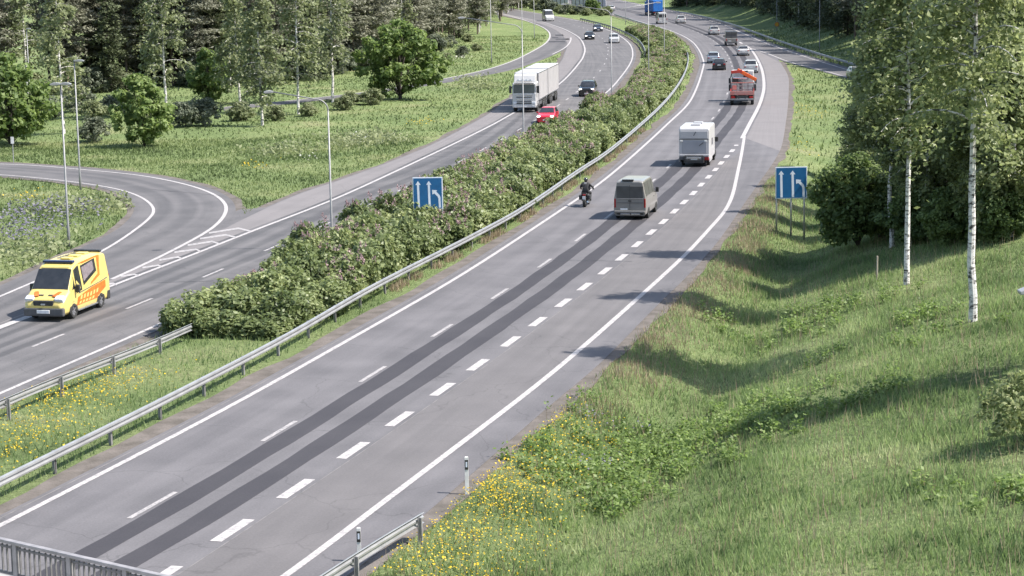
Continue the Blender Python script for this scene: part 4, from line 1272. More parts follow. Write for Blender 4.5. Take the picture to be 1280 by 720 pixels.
# ---- yellow ambulance
def ambulance():
    L, W, H = 5.15, 2.02, 2.55
    Y = carpaint('ambulance yellow', (0.55, 0.44, 0.14), 0.35)
    Y2 = pm('ambulance roof yellow', (0.54, 0.46, 0.15), (0.50, 0.42, 0.13), 2, 0.45)
    O = pm('orange red reflective stripe', (0.62, 0.10, 0.02), (0.55, 0.16, 0.02), 6, 0.45)
    root = empty('ambulance', (0, 0, 0), 0, 'yellow ambulance with orange chequers and a dark roof light bar', 'ambulance')
    T = [(.5, .30, .25, .84, .74), (.475, .40, .32, .96, .84), (.42, .46, .42, 1, .88), (.35, .53, .49, 1, .88), (.215, .90, .50, 1, .80), (.14, .965, .50, 1, .80), (.05, .99, .50, 1, .79), (-.25, 1.0, .50, 1, .79), (-.46, .985, .50, 1, .79), (-.5, .955, .50, .985, .78)]
    st = [(fx * L, prof7(W / 2 * wf, .24, .62, belt * H, W / 2 * wr, top * H)) for fx, top, belt, wf, wr in T]
    sh = Shell(st)
    sh.body('body', Y, root)
    sh.cross('windscreen', .35 * L - .02, .222 * L, 5, 5, M_GLASS, root, ins=0.02)
    # light bar, roof boxes
    MB().box((.145 * L, 0, H * .97 + .03), (.26, 1.5, .12)).build('light_bar', pm('dark blue lamp lens', (.015, .02, .06), (.02, .03, .09), 5, .15), root, 0.04)
    MB().box((-.47 * L, 0, H * .99 + .03), (.22, 1.35, .12)).build('rear_light_bar', M_BLACK, root, 0.04)
    for x in (.02, -.14, -.30): MB().box((x * L, .12, H + .02), (.42, .5, .08)).build('roof_hatch', Y2, root, 0.03)
    for x in np.linspace(-.02, -.36, 7):                                # big dark roof letters read only as strokes
        MB().box((x * L, -.28, H + .006), (.10, .34, .012), rz=.2).build('roof_lettering', M_GREYPL, root)
    for sd_ in (1, -1):
        sh.patch('quarter_window', [(.30 * L, 4.1), (.235 * L, 4.1), (.235 * L, 4.78)], M_GLASS, root, sd_)
        sh.patch('door_window', [(.222 * L, 3.72), (.10 * L, 3.85), (.10 * L, 4.88), (.205 * L, 4.88)], M_GLASS, root, sd_)
        sh.patch('side_window', [(.06 * L, 4.05), (-.25 * L, 4.42), (-.25 * L, 4.90), (.06 * L, 4.82)], M_GLASS, root, sd_)
        sh.patch('window_blind', [(.045 * L, 4.20), (-.20 * L, 4.50), (-.20 * L, 4.84), (.045 * L, 4.74)], pm('pale window film', (.20, .17, .18), (.13, .11, .12), 8, .4), root, sd_, off=0.016)
        # orange sweep above and behind the windows
        sh.patch('sweep_stripe', [(.10 * L, 4.93), (-.36 * L, 4.99), (-.36 * L, 4.94), (.0 * L, 4.88)], O, root, sd_, off=0.014, nsub=6)
        sh.patch('sweep_stripe', [(-.30 * L, 4.95), (-.36 * L, 4.95), (-.30 * L, 4.22), (-.08 * L, 3.98), (-.10 * L, 4.08), (-.27 * L, 4.30)], O, root, sd_, off=0.013)
        sh.patch('door_crease', [(.18 * L, 3.72), (-.44 * L, 4.06), (-.44 * L, 4.02), (.18 * L, 3.66)], M_GREYPL, root, sd_, off=0.013, nsub=5)
        # band of orange with slanted yellow blocks
        sh.patch('orange_band', [(.235 * L, 2.70), (-.22 * L, 2.70), (-.22 * L, 3.0), (-.40 * L, 3.45), (-.40 * L, 3.95), (-.10 * L, 3.78), (.20 * L, 3.42)], O, root, sd_, off=0.012, nsub=4)
        for r_ in range(2):
            for c_ in range(6):
                x0 = (.185 - c_ * .068 - r_ * .03) * L; a0 = 2.80 + r_ * .40 + max(0, c_ - 3) * .03
                if c_ == 5 and r_ == 0: continue
                k = .036 * L
                sh.patch('yellow_block', [(x0, a0), (x0 - k, a0 + .03), (x0 - k - .09, a0 + .30), (x0 - .09, a0 + .27)], Y, root, sd_, off=0.018, nsub=2)
        MB().box((-.46 * L, sd_ * (W / 2 - .03), .48), (.34, .10, .42)).build('rear_corner', M_TRIM, root, .04)
        MB().box((.462 * L, sd_ * .86, .60), (.16, .16, .5)).build('orange_corner', O, root, .05)
        for x in (.295 * L, -.29 * L):
            arch(root, x, sd_ * W / 2 * .985, .43, sd_, .35)
            wheel(root, x, sd_ * (W / 2 - .1), .35, .24)
        MB().box((.245 * L, sd_ * 1.13, 1.35), (.14, .22, .36)).build('mirror', M_TRIM, root, 0.04)
        MB().box((.452 * L, sd_ * .72, .98), (.34, .44, .30), ry=.45).build('headlamp', M_HEADO, root, 0.06)
        MB().box((.49 * L, sd_ * .66, .42), (.10, .26, .14)).build('fog_lamp', M_HEADO, root, 0.03)
        MB().box((0, sd_ * (W / 2 - .02), .30), (.42 * L, .10, .07)).build('side_step', M_CHROME, root, 0.01)
        MB().box((-.498 * L, sd_ * .90, 1.15), (.06, .12, .6)).build('tail_lamp', M_TAIL, root, 0.02)
        # orange wedges on the bonnet
        b_ = MB().box((.415 * L, sd_ * .50, 1.205), (.46, .20, .03), ry=.33, rz=sd_ * -.35).build('bonnet_stripe', O, root)
        MB().box((.43 * L, sd_ * .26, 1.17), (.07, .28, .03), ry=.33).build('bonnet_mark', M_GREYPL, root)
    MB().box((.490 * L, 0, .82), (.10, 1.02, .30)).build('grille', M_TRIM, root, 0.05)
    MB().box((.505 * L, 0, .79), (.05, .22, .09)).build('badge', M_CHROME, root, 0.03)
    MB().box((.480 * L, 0, .44), (.26, W * .97, .40)).build('front_bumper', M_GREYPL, root, 0.07)
    MB().box((.507 * L, 0, .46), (.05, .62, .16)).build('number_plate', M_PLATE, root, 0.01)
    MB().box((-.49 * L, 0, .42), (.14, W * .94, .24)).build('rear_bumper', M_GREYPL, root, 0.04)
    MB().box((.207 * L, 0, H * .90 + .005), (.10, 1.34, .05), ry=.6).build('visor_text_strip', Y2, root, 0.01)
    place(root, 55, 402, LD, L / 2, 'front', dh=0.015)
ambulance()

# ---- white truck with trailer
M_RIBW = pm('dusty white rib', (0.33, 0.32, 0.32), (0.28, 0.27, 0.27), 3, .5)
def big_truck():
    W = 2.55
    Mw = pm('white truck box', (0.40, 0.385, 0.39), (0.36, 0.345, 0.352), .8, .4)
    Mc = carpaint('white cab paint', (0.47, 0.46, 0.46), .3)
    root = empty('truck', (0, 0, 0), 0, 'white truck with a box trailer, lit by the sun, beside the black off road car', 'truck')
    x0 = 0.0     # front bumper at x = 0, body runs to -x
    st = []
    for x, zt, w in ((0.0, 2.0, .93), (-.06, 2.05, .97), (-.14, 2.95, .97), (-.35, 3.05, .97), (-2.1, 3.1, .97)):
        st.append((x, [(0, .55), (W / 2 * w * .97, .55), (W / 2 * w, .7), (W / 2 * w, 1.4), (W / 2 * w, zt - .12), (W / 2 * w * .93, zt), (0, zt)]))
    Shell(st).body('cab', Mc, root, .06)
    MB().prism([(-.45, 3.05), (-.75, 3.75), (-1.3, 3.9), (-2.0, 3.9), (-2.0, 3.05)], 'y', -W * .44, W * .44).build('roof_fairing', Mc, root, .06)
    MB().box((-.062, 0, 2.42), (.10, W * .86, .86), ry=-.09).build('windscreen', M_GLASS, root, .03)
    MB().box((.10, 0, 2.97), (.36, W * .80, .10), ry=-.1).build('sun_visor', M_GREYPL, root, .02)
    MB().tube([(-.42, W * .32, 3.22), (-.42, -W * .32, 3.22)], .045, 8).build('lamp_bar', M_CHROME, root)
    for y in (-.62, -.22, .22, .62): MB().tube([(-.46, y, 3.28), (-.34, y, 3.28)], .11, 12).build('roof_lamp', M_HEADO, root)
    for k, z in enumerate((1.78, 1.56, 1.34, 1.12)):
        MB().box((.015, 0, z), (.07, W * (.66 - .02 * k), .085)).build('grille_bar', M_GREYPL if k % 2 else M_CHROME, root, .01)
    MB().box((.06, 0, 1.67), (.05, .2, .2)).build('badge', M_CHROME, root, .03)
    MB().box((.03, 0, .68), (.22, W * .96, .36)).build('bumper', Mc, root, .06)
    MB().box((.08, 0, .92), (.14, W * .6, .10)).build('bumper_slot', M_TRIM, root, .02)
    MB().box((.15, 0, .62), (.02, .5, .11)).build('number_plate', M_PLATE, root)
    for s_ in (1, -1):
        MB().box((.07, s_ * .98, .98), (.14, .42, .24)).build('headlamp', M_HEADO, root, .04)
        MB().box((.1, s_ * .95, .66), (.12, .22, .12)).build('fog_lamp', M_HEADO, root, .02)
        MB().box((-.10, s_ * 1.44, 2.35), (.14, .24, .75)).build('mirror', M_TRIM, root, .04)
        MB().box((-.12, s_ * 1.33, 2.62), (.05, .22, .05)).build('mirror_arm', M_TRIM, root)
        MB().box((-.85, s_ * W * .486, 2.35), (.8, .03, .62)).build('side_window', M_GLASS, root, .0)
        MB().box((-1.0, s_ * W * .47, .72), (1.9, .06, .5)).build('side_step', M_GREYPL, root, .03)
        MB().box((-4.2, s_ * 1.1, .78), (2.4, .12, .5)).build('side_guard', M_GREYPL, root, .02)
        MB().box((-14.6, s_ * 1.1, .82), (3.6, .12, .42)).build('side_guard', M_GREYPL, root, .02)
        for x in (-1.35, -6.2, -7.5, -8.7, -12.3, -13.4, -17.2, -18.5):
            wheel(root, x, s_ * (W / 2 - .18), .5, .32)
    MB().box((-5.6, 0, .92), (7.8, .9, .28)).build('chassis', M_TRIM, root)
    MB().box((-15.0, 0, .92), (9.4, .9, .28)).build('trailer_chassis', M_TRIM, root)
    MB().tube([(-9.3, 0, .7), (-11.4, 0, .7)], .08, 8).build('drawbar', M_TRIM, root)
    b1 = MB().box((-6.05, 0, 2.52), (7.4, W, 2.86)).build('box_body', Mw, root, .05)
    MB().box((-2.37, 0, 2.5), (.1, W * .9, 2.7)).build('box_front_rim', M_GREYPL, root, .02)
    MB().box((-15.2, 0, 2.54), (9.6, W, 2.92)).build('trailer_box', Mw, root, .05)
    for xx, ln in ((-6.05, 7.4), (-15.2, 9.6)):
        for s_ in (1, -1):
            MB().box((xx, s_ * (W / 2 + .004), 1.14), (ln - .1, .03, .12)).build('side_rail', M_CHROME, root)
    for xx, ln, nn in ((-6.05, 7.4, 6), (-15.2, 9.6, 8)):
        for s_ in (1, -1):
            for i in range(nn + 1):
                MB().box((xx - ln / 2 + .06 + i * (ln - .12) / nn, s_ * (W / 2 + .006), 2.5), (.045, .02, 2.7)).build('panel_rib', M_RIBW, root)
            MB().box((xx, s_ * (W / 2 + .008), 3.9), (ln - .06, .03, .07)).build('top_rail', M_CHROME, root)
    for x in (-1.35, -6.2, -7.5, -8.7, -12.3, -13.4, -17.2, -18.5):
        for s_ in (1, -1): MB().box((x, s_ * 1.08, 1.07), (1.15, .36, .05)).build('mudguard', M_TRIM, root, .02)
    MB().box((-20.02, 0, 2.5), (.03, .04, 2.7)).build('rear_door_gap', M_TRIM, root)
    place(root, 655.5, 140.5, LD, 0.0, 'front', dh=0.0)
big_truck()

# ---- blue curtain truck far ahead
def blue_truck():
    Mb = pm('blue tarpaulin', (0.02, 0.16, 0.50), (0.02, 0.12, 0.40), 1.2, .5)
    root = empty('truck', (0, 0, 0), 0, 'blue tarpaulin truck in the distance', 'truck')
    MB().box((5.0, 0, 2.45), (9.8, 2.5, 2.9)).build('tarpaulin', Mb, root, .05)
    MB().box((.04, 0, 2.45), (.08, 2.36, 2.7)).build('rear_door', Mb, root, .03)
    for i in range(6): MB().box((.6 + i * 1.75, 1.26, 2.45), (.06, .03, 2.8)).build('curtain_strap', M_TRIM, root)
    MB().box((5.5, 0, .85), (10.5, 1.0, .3)).build('chassis', M_TRIM, root)
    MB().box((-.02, 0, .75), (.1, 2.4, .22)).build('rear_bumper', M_GREYPL, root, .02)
    MB().box((11.3, 0, 1.95), (2.0, 2.45, 2.7)).build('cab', Mb, root, .08)
    for s_ in (1, -1):
        MB().box((-.06, s_ * .95, .85), (.06, .4, .16)).build('tail_lamp', M_TAIL, root)
        for x in (1.5, 2.8, 8.0, 11.3): wheel(root, x, s_ * 1.07, .5, .32)
        MB().box((5.4, s_ * 1.1, .7), (3.0, .1, .5)).build('side_guard', M_GREYPL, root)
    place(root, 822.5, 19.5, DASH, 0.0, dh=.06)
blue_truck()

# ---- dark grey box van
def box_van():
    root = empty('van', (0, 0, 0), 0, 'dark grey box van with two high rear windows', 'van')
    MB().box((2.3, 0, .95), (4.4, 1.98, .7)).build('lower_body', P_GREY, root, .08)
    MB().box((2.0, 0, 1.85), (3.6, 1.94, 1.15)).build('box_body', P_DKRED, root, .08)
    MB().prism([(3.8, .7), (5.3, .7), (5.3, 1.15), (4.7, 1.3), (4.1, 2.1), (3.8, 2.1)], 'y', -.94, .94).build('cab', P_DKRED, root, .05)
    for y in (-.46, .46): MB().box((.19, y, 2.12), (.04, .72, .38)).build('rear_window', M_GLASSG, root, .03)
    MB().box((.18, 0, 1.45), (.03, .03, 1.7)).build('door_gap', M_TRIM, root)
    MB().box((.05, 0, .55), (.2, 1.95, .2)).build('rear_bumper', M_GREYPL, root, .04)
    MB().box((.08, .3, .82), (.03, .5, .11)).build('number_plate', M_PLATE, root)
    for s_ in (1, -1):
        MB().box((.1, s_ * .9, 1.0), (.06, .14, .4)).build('tail_lamp', M_TAIL, root, .02)
        MB().box((4.4, s_ * 1.08, 1.5), (.12, .2, .3)).build('mirror', M_TRIM, root, .03)
        for x in (1.1, 4.3): wheel(root, x, s_ * .87, .34, .22)
    place(root, 914.5, 57.3, DASH, 0.0)
box_van()

# ---- red crane truck
def crane_truck():
    W = 2.5
    Mr = pm('red crane paint', (0.42, 0.03, 0.02), (0.34, 0.03, 0.02), 3, .4, coat=.3)
    Mp = pm('faded red bed', (0.42, 0.13, 0.11), (0.36, 0.20, 0.18), 2.5, .6)
    Mgr = pm('grey crane steel', (0.24, 0.24, 0.25), (0.16, 0.16, 0.17), 4, .5, .3)
    Mor = pm('orange crane boom', (0.65, 0.13, 0.02), (0.6, 0.08, 0.02), 3, .4)
    root = empty('crane_truck', (0, 0, 0), 0, 'red flatbed crane truck with its boom folded across, seen from behind', 'crane truck')
    MB().box((2.2, 0, 1.1), (4.2, W, .12)).build('bed', Mp, root, .02)
    MB().box((.05, 0, 1.28), (.08, W, .42)).build('tailboard', Mp, root, .02)
    for s_ in (1, -1):
        MB().box((2.2, s_ * (W / 2 - .03), 1.30), (4.2, .06, .38)).build('sideboard', Mr, root, .015)
        MB().box((-.02, s_ * .95, .82), (.1, .42, .20)).build('tail_lamp', M_TAIL, root, .03)
        MB().box((4.9, s_ * 1.16, .95), (.3, .22, 1.3)).build('outrigger_leg', M_TRIM, root, .03)
        MB().box((4.9, s_ * 1.32, 1.55), (.35, .3, .7)).build('outrigger_box', M_TRIM, root, .04)
        for x in (1.0, 2.3, 6.6): wheel(root, x, s_ * (W / 2 - .18), .5, .32)
        MB().box((7.6, s_ * 1.42, 2.1), (.12, .2, .6)).build('mirror', M_TRIM, root, .03)
        MB().box((3.9, s_ * .8, .6), (1.4, .5, .5)).build('side_box', M_GREYPL, root, .03)
    MB().box((-.05, 0, .62), (.14, W * .96, .16)).build('rear_bumper', Mgr, root, .02)
    MB().box((-.08, 0, .9), (.06, 1.2, .22)).build('underrun_plate', M_TRIM, root)
    MB().box((-.1, 0, .66), (.03, .5, .11)).build('number_plate', M_PLATE, root)
    MB().box((3.6, 0, .8), (7.4, .9, .3)).build('chassis', M_TRIM, root)
    # headboard with a grid
    for z in (1.35, 1.75, 2.1): MB().box((4.25, 0, z), (.08, W * .98, .10)).build('headboard_bar', Mgr if z < 2 else Mp, root, .01)
    for y in (-1.18, -.6, 0, .6, 1.18): MB().box((4.25, y, 1.62), (.08, .10, 1.0)).build('headboard_post', Mgr, root, .01)
    MB().box((4.22, .85, 1.6), (.06, .45, .45)).build('headboard_panel', Mp, root)
    # crane
    MB().tube([(4.9, .1, .95), (4.9, .1, 2.4)], .24, 12).build('crane_column', Mgr, root)
    MB().box((4.9, -.45, 2.9), (.30, 2.3, .36), rx=.5).build('boom', Mor, root, .03)
    MB().box((4.82, .62, 3.25), (.28, 1.2, .32), rx=-.10).build('boom_end', Mr, root, .03)
    MB().tube([(4.6, 1.0, 2.6), (4.6, -.5, 2.55)], .09, 8).build('hydraulic_ram', M_CHROME, root)
    MB().box((4.85, .75, 2.3), (.4, .7, .6)).build('crane_block', M_TRIM, root, .04)
    MB().tube([(4.9, 1.1, 3.2), (4.85, 1.3, 2.5), (4.9, 1.25, 1.8), (4.9, .9, 1.5)], .05, 6).build('hose', M_TRIM, root)
    Mc = carpaint('white crane truck cab', (0.52, 0.52, 0.53))
    MB().box((6.9, 0, 2.05), (2.0, W * .96, 2.5)).build('cab', Mc, root, .1)
    MB().box((5.88, -.45, 2.75), (.06, .7, .42)).build('rear_window', M_GLASS, root, .02)
    MB().box((5.9, 0, 3.22), (.12, 1.2, .12)).build('cab_lamp_bar', M_TRIM, root, .02)
    MB().box((7.88, 0, 2.5), (.08, W * .86, .9)).build('windscreen', M_GLASS, root, .02)
    place(root, 927.5, 131.5, DASH, 0.0, dh=.02)
crane_truck()

# ---- motorcycle and its rider
def motorcycle():
    q = at(731, 258.5, 0.012)
    h = heading(DASH, q)
    Mm = pm('black motorcycle paint', (0.015, 0.015, 0.016), (0.03, 0.03, 0.03), 5, .3, coat=.4)
    Me = pm('engine metal', (0.22, 0.21, 0.21), (0.10, 0.10, 0.10), 9, .4, .6)
    root = empty('motorcycle', (q[0], q[1], 0.006), h, 'dark motorcycle in the inner lane left of the grey van', 'motorcycle')
    r = .32
    for x, w in ((0.0, .19), (1.45, .13)):
        tm, rm = wheel_meshes(r, w)
        o = inst('wheel', tm, root, (x, 0, r)); inst('rim', rm, o)
    MB().tube([(0, .13, r), (.55, .13, .42), (.55, -.13, .42), (0, -.13, r)], .03, 8).build('swingarm', Me, root)
    MB().box((.72, 0, .48), (.52, .36, .42)).build('engine', Me, root, .06)
    MB().sphere((.86, 0, .88), (.34, .17, .17)).build('fuel_tank', Mm, root, smooth_=True)
    MB().prism([(-.18, .82), (.05, .72), (.55, .74), (.55, .84), (.1, .88), (-.18, .93)], 'y', -.14, .14).build('seat', M_TRIM, root, .03)
    MB().prism([(-.30, .62), (-.22, .86), (.15, .86), (.15, .70), (-.12, .66)], 'y', -.09, .09).build('rear_fender', Mm, root, .03)
    MB().box((-.28, 0, .80), (.08, .18, .09)).build('tail_lamp', M_TAIL, root, .02)
    MB().box((-.33, 0, .62), (.02, .20, .20)).build('number_plate', M_PLATE, root, .005)
    for s_ in (1, -1):
        MB().tube([(1.45, s_ * .10, r), (1.18, s_ * .10, 1.0)], .03, 8).build('fork_leg', Me, root)
        MB().tube([(1.12, 0, 1.02), (1.08, s_ * .25, 1.06), (.98, s_ * .42, 1.04)], .018, 6).build('handlebar', M_TRIM, root)
        MB().box((1.06, s_ * .36, 1.18), (.03, .13, .08)).build('mirror', M_TRIM, root, .01)
        MB().box((.12, s_ * .27, .62), (.46, .20, .30)).build('pannier', M_TRIM, root, .05)
        MB().tube([(.55, s_ * .12, .32), (.62, s_ * .32, .34)], .02, 6).build('footpeg', Me, root)
    MB().tube([(.7, -.16, .28), (.35, -.20, .26), (-.18, -.22, .36)], [.035, .05, .06], 10).build('exhaust', M_CHROME, root)
    MB().sphere((1.28, 0, .98), (.14, .13, .13)).build('headlamp', M_HEADO, root, smooth_=True)
    MB().prism([(1.15, .95), (1.35, .98), (1.18, 1.35), (1.12, 1.3)], 'y', -.17, .17).build('windshield', M_GLASSG, root, .02)
    # rider
    Mj = pm('black riding jacket', (0.016, 0.016, 0.018), (0.03, 0.03, 0.033), 7, .7, bump=.3)
    Mh = pm('black helmet', (0.02, 0.02, 0.022), (0.03, 0.03, 0.03), 4, .2, coat=.6)
    rd = empty('person', (q[0], q[1], 0.006), h, 'rider in black jacket and black helmet sitting astride the motorcycle', 'person')
    J = dict(pel=(.28, 0, .98), wai=(.34, 0, 1.16), che=(.42, 0, 1.40), nec=(.46, 0, 1.56), hed=(.50, 0, 1.64))
    V = [J['pel'], J['wai'], J['che'], J['nec'], J['hed']]
    Rr = [.17, .155, .185, .075, .08]
    E = [(0, 1), (1, 2), (2, 3), (3, 4)]
    def chain(start, pts, rads):
        p = start
        for c, r_ in zip(pts, rads):
            V.append(c); Rr.append(r_); E.append((p, len(V) - 1)); p = len(V) - 1
    for s_ in (1, -1):
        chain(2, [(.43, s_ * .20, 1.46), (.62, s_ * .36, 1.26), (.92, s_ * .41, 1.10), (1.0, s_ * .41, 1.07)], [.085, .068, .05, .048])
        chain(0, [(.32, s_ * .13, .94), (.72, s_ * .27, .86), (.58, s_ * .27, .50), (.54, s_ * .28, .42), (.70, s_ * .29, .38)], [.12, .085, .062, .055, .045])
    me = bpy.data.meshes.new('body')
    me.from_pydata(V, E, [])
    me.materials.append(Mj)
    bo = bpy.data.objects.new('body', me); link(bo, rd); KIDS.setdefault(rd.name, []).append(bo)
    sk = bo.modifiers.new('skin', 'SKIN')
    for i, v in enumerate(me.skin_vertices[0].data):
        v.radius = (Rr[i], Rr[i]); v.use_root = (i == 0)
    sb = bo.modifiers.new('sub', 'SUBSURF'); sb.levels = 2; sb.render_levels = 2
    hm = MB().sphere((.52, 0, 1.70), (.155, .135, .15), 16, 10).build('helmet', Mh, rd, smooth_=True)
    MB().sphere((.60, 0, 1.69), (.10, .115, .07), 12, 8).build('visor', M_GLASS, hm, smooth_=True)
    MB().box((.26, 0, 1.50), (.02, .16, .09), ry=-.2).build('reflective_patch', M_WPL, rd, .02)
    for s_ in (1, -1):
        g_ = MB()
        for k in range(4): g_.tube([(1.0, s_ * (.37 + k * .024), 1.075), (1.05, s_ * (.37 + k * .024), 1.055), (1.03, s_ * (.37 + k * .024), 1.015)], .012, 6)
        g_.tube([(.98, s_ * .36, 1.06), (.99, s_ * .34, 1.02)], .013, 6)
        g_.build('glove', M_TRIM, rd)
motorcycle()
# ------------------------------------------------------------------ vegetation
def unit(v): return v / (np.linalg.norm(v, axis=-1, keepdims=True) + 1e-9)
def leaves(C, size, rng, out=None, up=0.25, aspect=0.62, jit=0.35, outw=0.5):
    """diamond leaves at points C; returns V, F, rnd"""
    n = len(C)
    nrm = rng.normal(0, 1, (n, 3))
    nrm[:, 2] = np.abs(nrm[:, 2]) + up
    if out is not None: nrm = unit(nrm) + outw * out
    nrm = unit(nrm)
    t = unit(np.cross(nrm, rng.normal(0, 1, (n, 3))))
    b = np.cross(nrm, t)
    s = size * (1 + rng.uniform(-jit, jit, n))[:, None]
    V = np.stack([C - t * s, C + b * s * aspect, C + t * s, C - b * s * aspect], 1).reshape(-1, 3)
    F = np.arange(4 * n).reshape(n, 4)
    return V, F, np.repeat(rng.uniform(0, 1, n), 4)
def leafmesh(name, C, size, rng, mat, **k):
    V, F, r = leaves(np.asarray(C), size, rng, **k)
    return np_mesh(name, V, F, mat, False, r)

M_LBIRCH = leafmat('birch leaves', [(0.060, 0.080, 0.034), (0.145, 0.175, 0.075), (0.24, 0.272, 0.126), (0.37, 0.39, 0.212)], 0.38, 0.42, tscale=.9, namp=1.5)
M_LROWAN = leafmat('dark rowan leaves', [(0.04, 0.062, 0.024), (0.085, 0.125, 0.042), (0.15, 0.20, 0.070), (0.23, 0.28, 0.115)], 0.3)
M_LMAPLE = leafmat('bright broad leaves', [(0.045, 0.075, 0.022), (0.102, 0.152, 0.045), (0.18, 0.24, 0.080), (0.27, 0.33, 0.13)], 0.34, tscale=1.1, namp=1.6)
M_LPINE = leafmat('pine needles', [(0.070, 0.076, 0.054), (0.140, 0.145, 0.103), (0.205, 0.206, 0.154), (0.28, 0.275, 0.215)], 0.14, 0.7, 0.3)
M_LSPRUCE = leafmat('spruce needles', [(0.030, 0.040, 0.022), (0.065, 0.080, 0.040), (0.105, 0.124, 0.063), (0.15, 0.17, 0.092)], 0.1, 0.7, 0.2)
M_LFAR = leafmat('grey green far birch leaves', [(0.08, 0.094, 0.048), (0.145, 0.168, 0.084), (0.22, 0.245, 0.128), (0.31, 0.33, 0.185)], 0.3)
M_LLIL = leafmat('lilac shrub leaves', [(0.045, 0.064, 0.026), (0.108, 0.140, 0.055), (0.180, 0.217, 0.092), (0.29, 0.322, 0.15)], 0.28, 0.45, huevar=0.5, namp=1.4)
M_BLOS = leafmat('faded lilac blossom', [(0.24, 0.155, 0.165), (0.32, 0.215, 0.225), (0.40, 0.29, 0.295), (0.48, 0.37, 0.365)], 0.15)
M_WILLOW = leafmat('grey willow leaves', [(0.055, 0.069, 0.046), (0.099, 0.118, 0.080), (0.153, 0.172, 0.116), (0.218, 0.237, 0.172)], 0.25)
def barkmat():
    m, nt, b = _new('white birch bark')
    N = nt.nodes; L = nt.links
    tc = N.new('ShaderNodeTexCoord'); mp = N.new('ShaderNodeMapping'); mp.inputs['Scale'].default_value = (1.6, 1.6, 3.4)
    L.new(tc.outputs['Object'], mp.inputs[0])
    nz = N.new('ShaderNodeTexNoise'); nz.inputs['Scale'].default_value = 2.2; nz.inputs['Detail'].default_value = 6; nz.inputs['Roughness'].default_value = 0.7
    L.new(mp.outputs[0], nz.inputs['Vector'])
    cr = N.new('ShaderNodeValToRGB'); el = cr.color_ramp.elements
    el[0].position = 0.40; el[0].color = (0.03, 0.028, 0.026, 1)
    el[1].position = 0.50; el[1].color = (0.56, 0.53, 0.51, 1)
    e = el.new(0.7); e.color = (0.66, 0.63, 0.61, 1)
    L.new(nz.outputs['Fac'], cr.inputs[0]); L.new(cr.outputs[0], b.inputs['Base Color'])
    b.inputs['Roughness'].default_value = 0.8
    return m
M_BBARK = barkmat()
M_PBARK = pm('pine bark', (0.16, 0.115, 0.09), (0.10, 0.085, 0.075), 3, 0.95, bump=0.5)
M_DBARK = pm('dark bark', (0.06, 0.05, 0.042), (0.035, 0.03, 0.026), 3, 0.95, bump=0.5)

def birch_meshes(seed, h, start, spread, nb, per, size, lmat, trunk_r, droop=1.0, lean=0.0):
    rng = np.random.RandomState(seed)
    zz = np.linspace(-0.4, h, 14)
    wob = np.cumsum(rng.normal(0, 0.035, (14, 2)), 0) * (h / 16)
    wob[:2] = 0
    wob[:, 0] += lean * np.maximum(zz, 0)
    tr = [(wob[i, 0], wob[i, 1], zz[i]) for i in range(14)]
    rad = [trunk_r * (1.12 if i == 0 else 1) * max(0.06, (1 - max(zz[i], 0) / h)) ** 0.75 for i in range(14)]
    mb = MB(); mb.tube(tr, rad, 9)
    C = []; O = []
    for k in range(nb):
        u = (k + rng.uniform(0, 1)) / nb
        u = u ** 0.85
        z0 = start + (h - start) * u
        base = np.array([np.interp(z0, zz, wob[:, 0]), np.interp(z0, zz, wob[:, 1]), z0])
        az = rng.uniform(0, 2 * PI)
        ln = spread * (1 - 0.8 * u) * rng.uniform(0.65, 1.15) + 0.5
        if u < 0.15: ln *= rng.uniform(0.5, 0.9)
        d = np.array([math.cos(az), math.sin(az), 0])
        ts = np.linspace(0, 1, 6)
        rise = rng.uniform(0.35, 0.8) * (1 - 0.3 * u)
        br = [base + d * ln * t + np.array([0, 0, ln * (rise * t - 0.55 * droop * t * t)]) for t in ts]
        mb.tube([tuple(q) for q in br], [0.045 * (1 - 0.85 * t) * (1.2 - u) * trunk_r / 0.16 + 0.004 for t in ts], 5, False)
        m = max(8, int(per * (0.45 + 0.55 * ln / spread)))
        t = rng.uniform(0.15, 1.05, m) ** 0.75
        P = np.stack([np.interp(t, ts, [q[i] for q in br]) for i in range(3)], 1)
        side = rng.normal(0, 1, (m, 3)) * np.array([0.34, 0.34, 0.2]) * (0.35 + 0.4 * ln / spread * 1.4)
        hang = -np.abs(rng.exponential(0.42, m)) * droop
        # leaves gather on hanging twigs
        tw = rng.randint(0, 9, m)
        twj = rng.normal(0, 1, (9, 3)) * np.array([0.3, 0.3, 0.1])
        P = P + side * 0.62 + twj[tw] * 0.8
        P[:, 2] += hang
        C.append(P); O.append(unit(np.column_stack([P[:, :2] - base[:2], np.zeros(m)]) + rng.normal(0, .3, (m, 3))))
    C = np.vstack(C); O = np.vstack(O)
    crown = leafmesh('crown', C, size, rng, lmat, out=O, outw=0.25)
    return mb.mesh('trunk', M_BBARK), crown
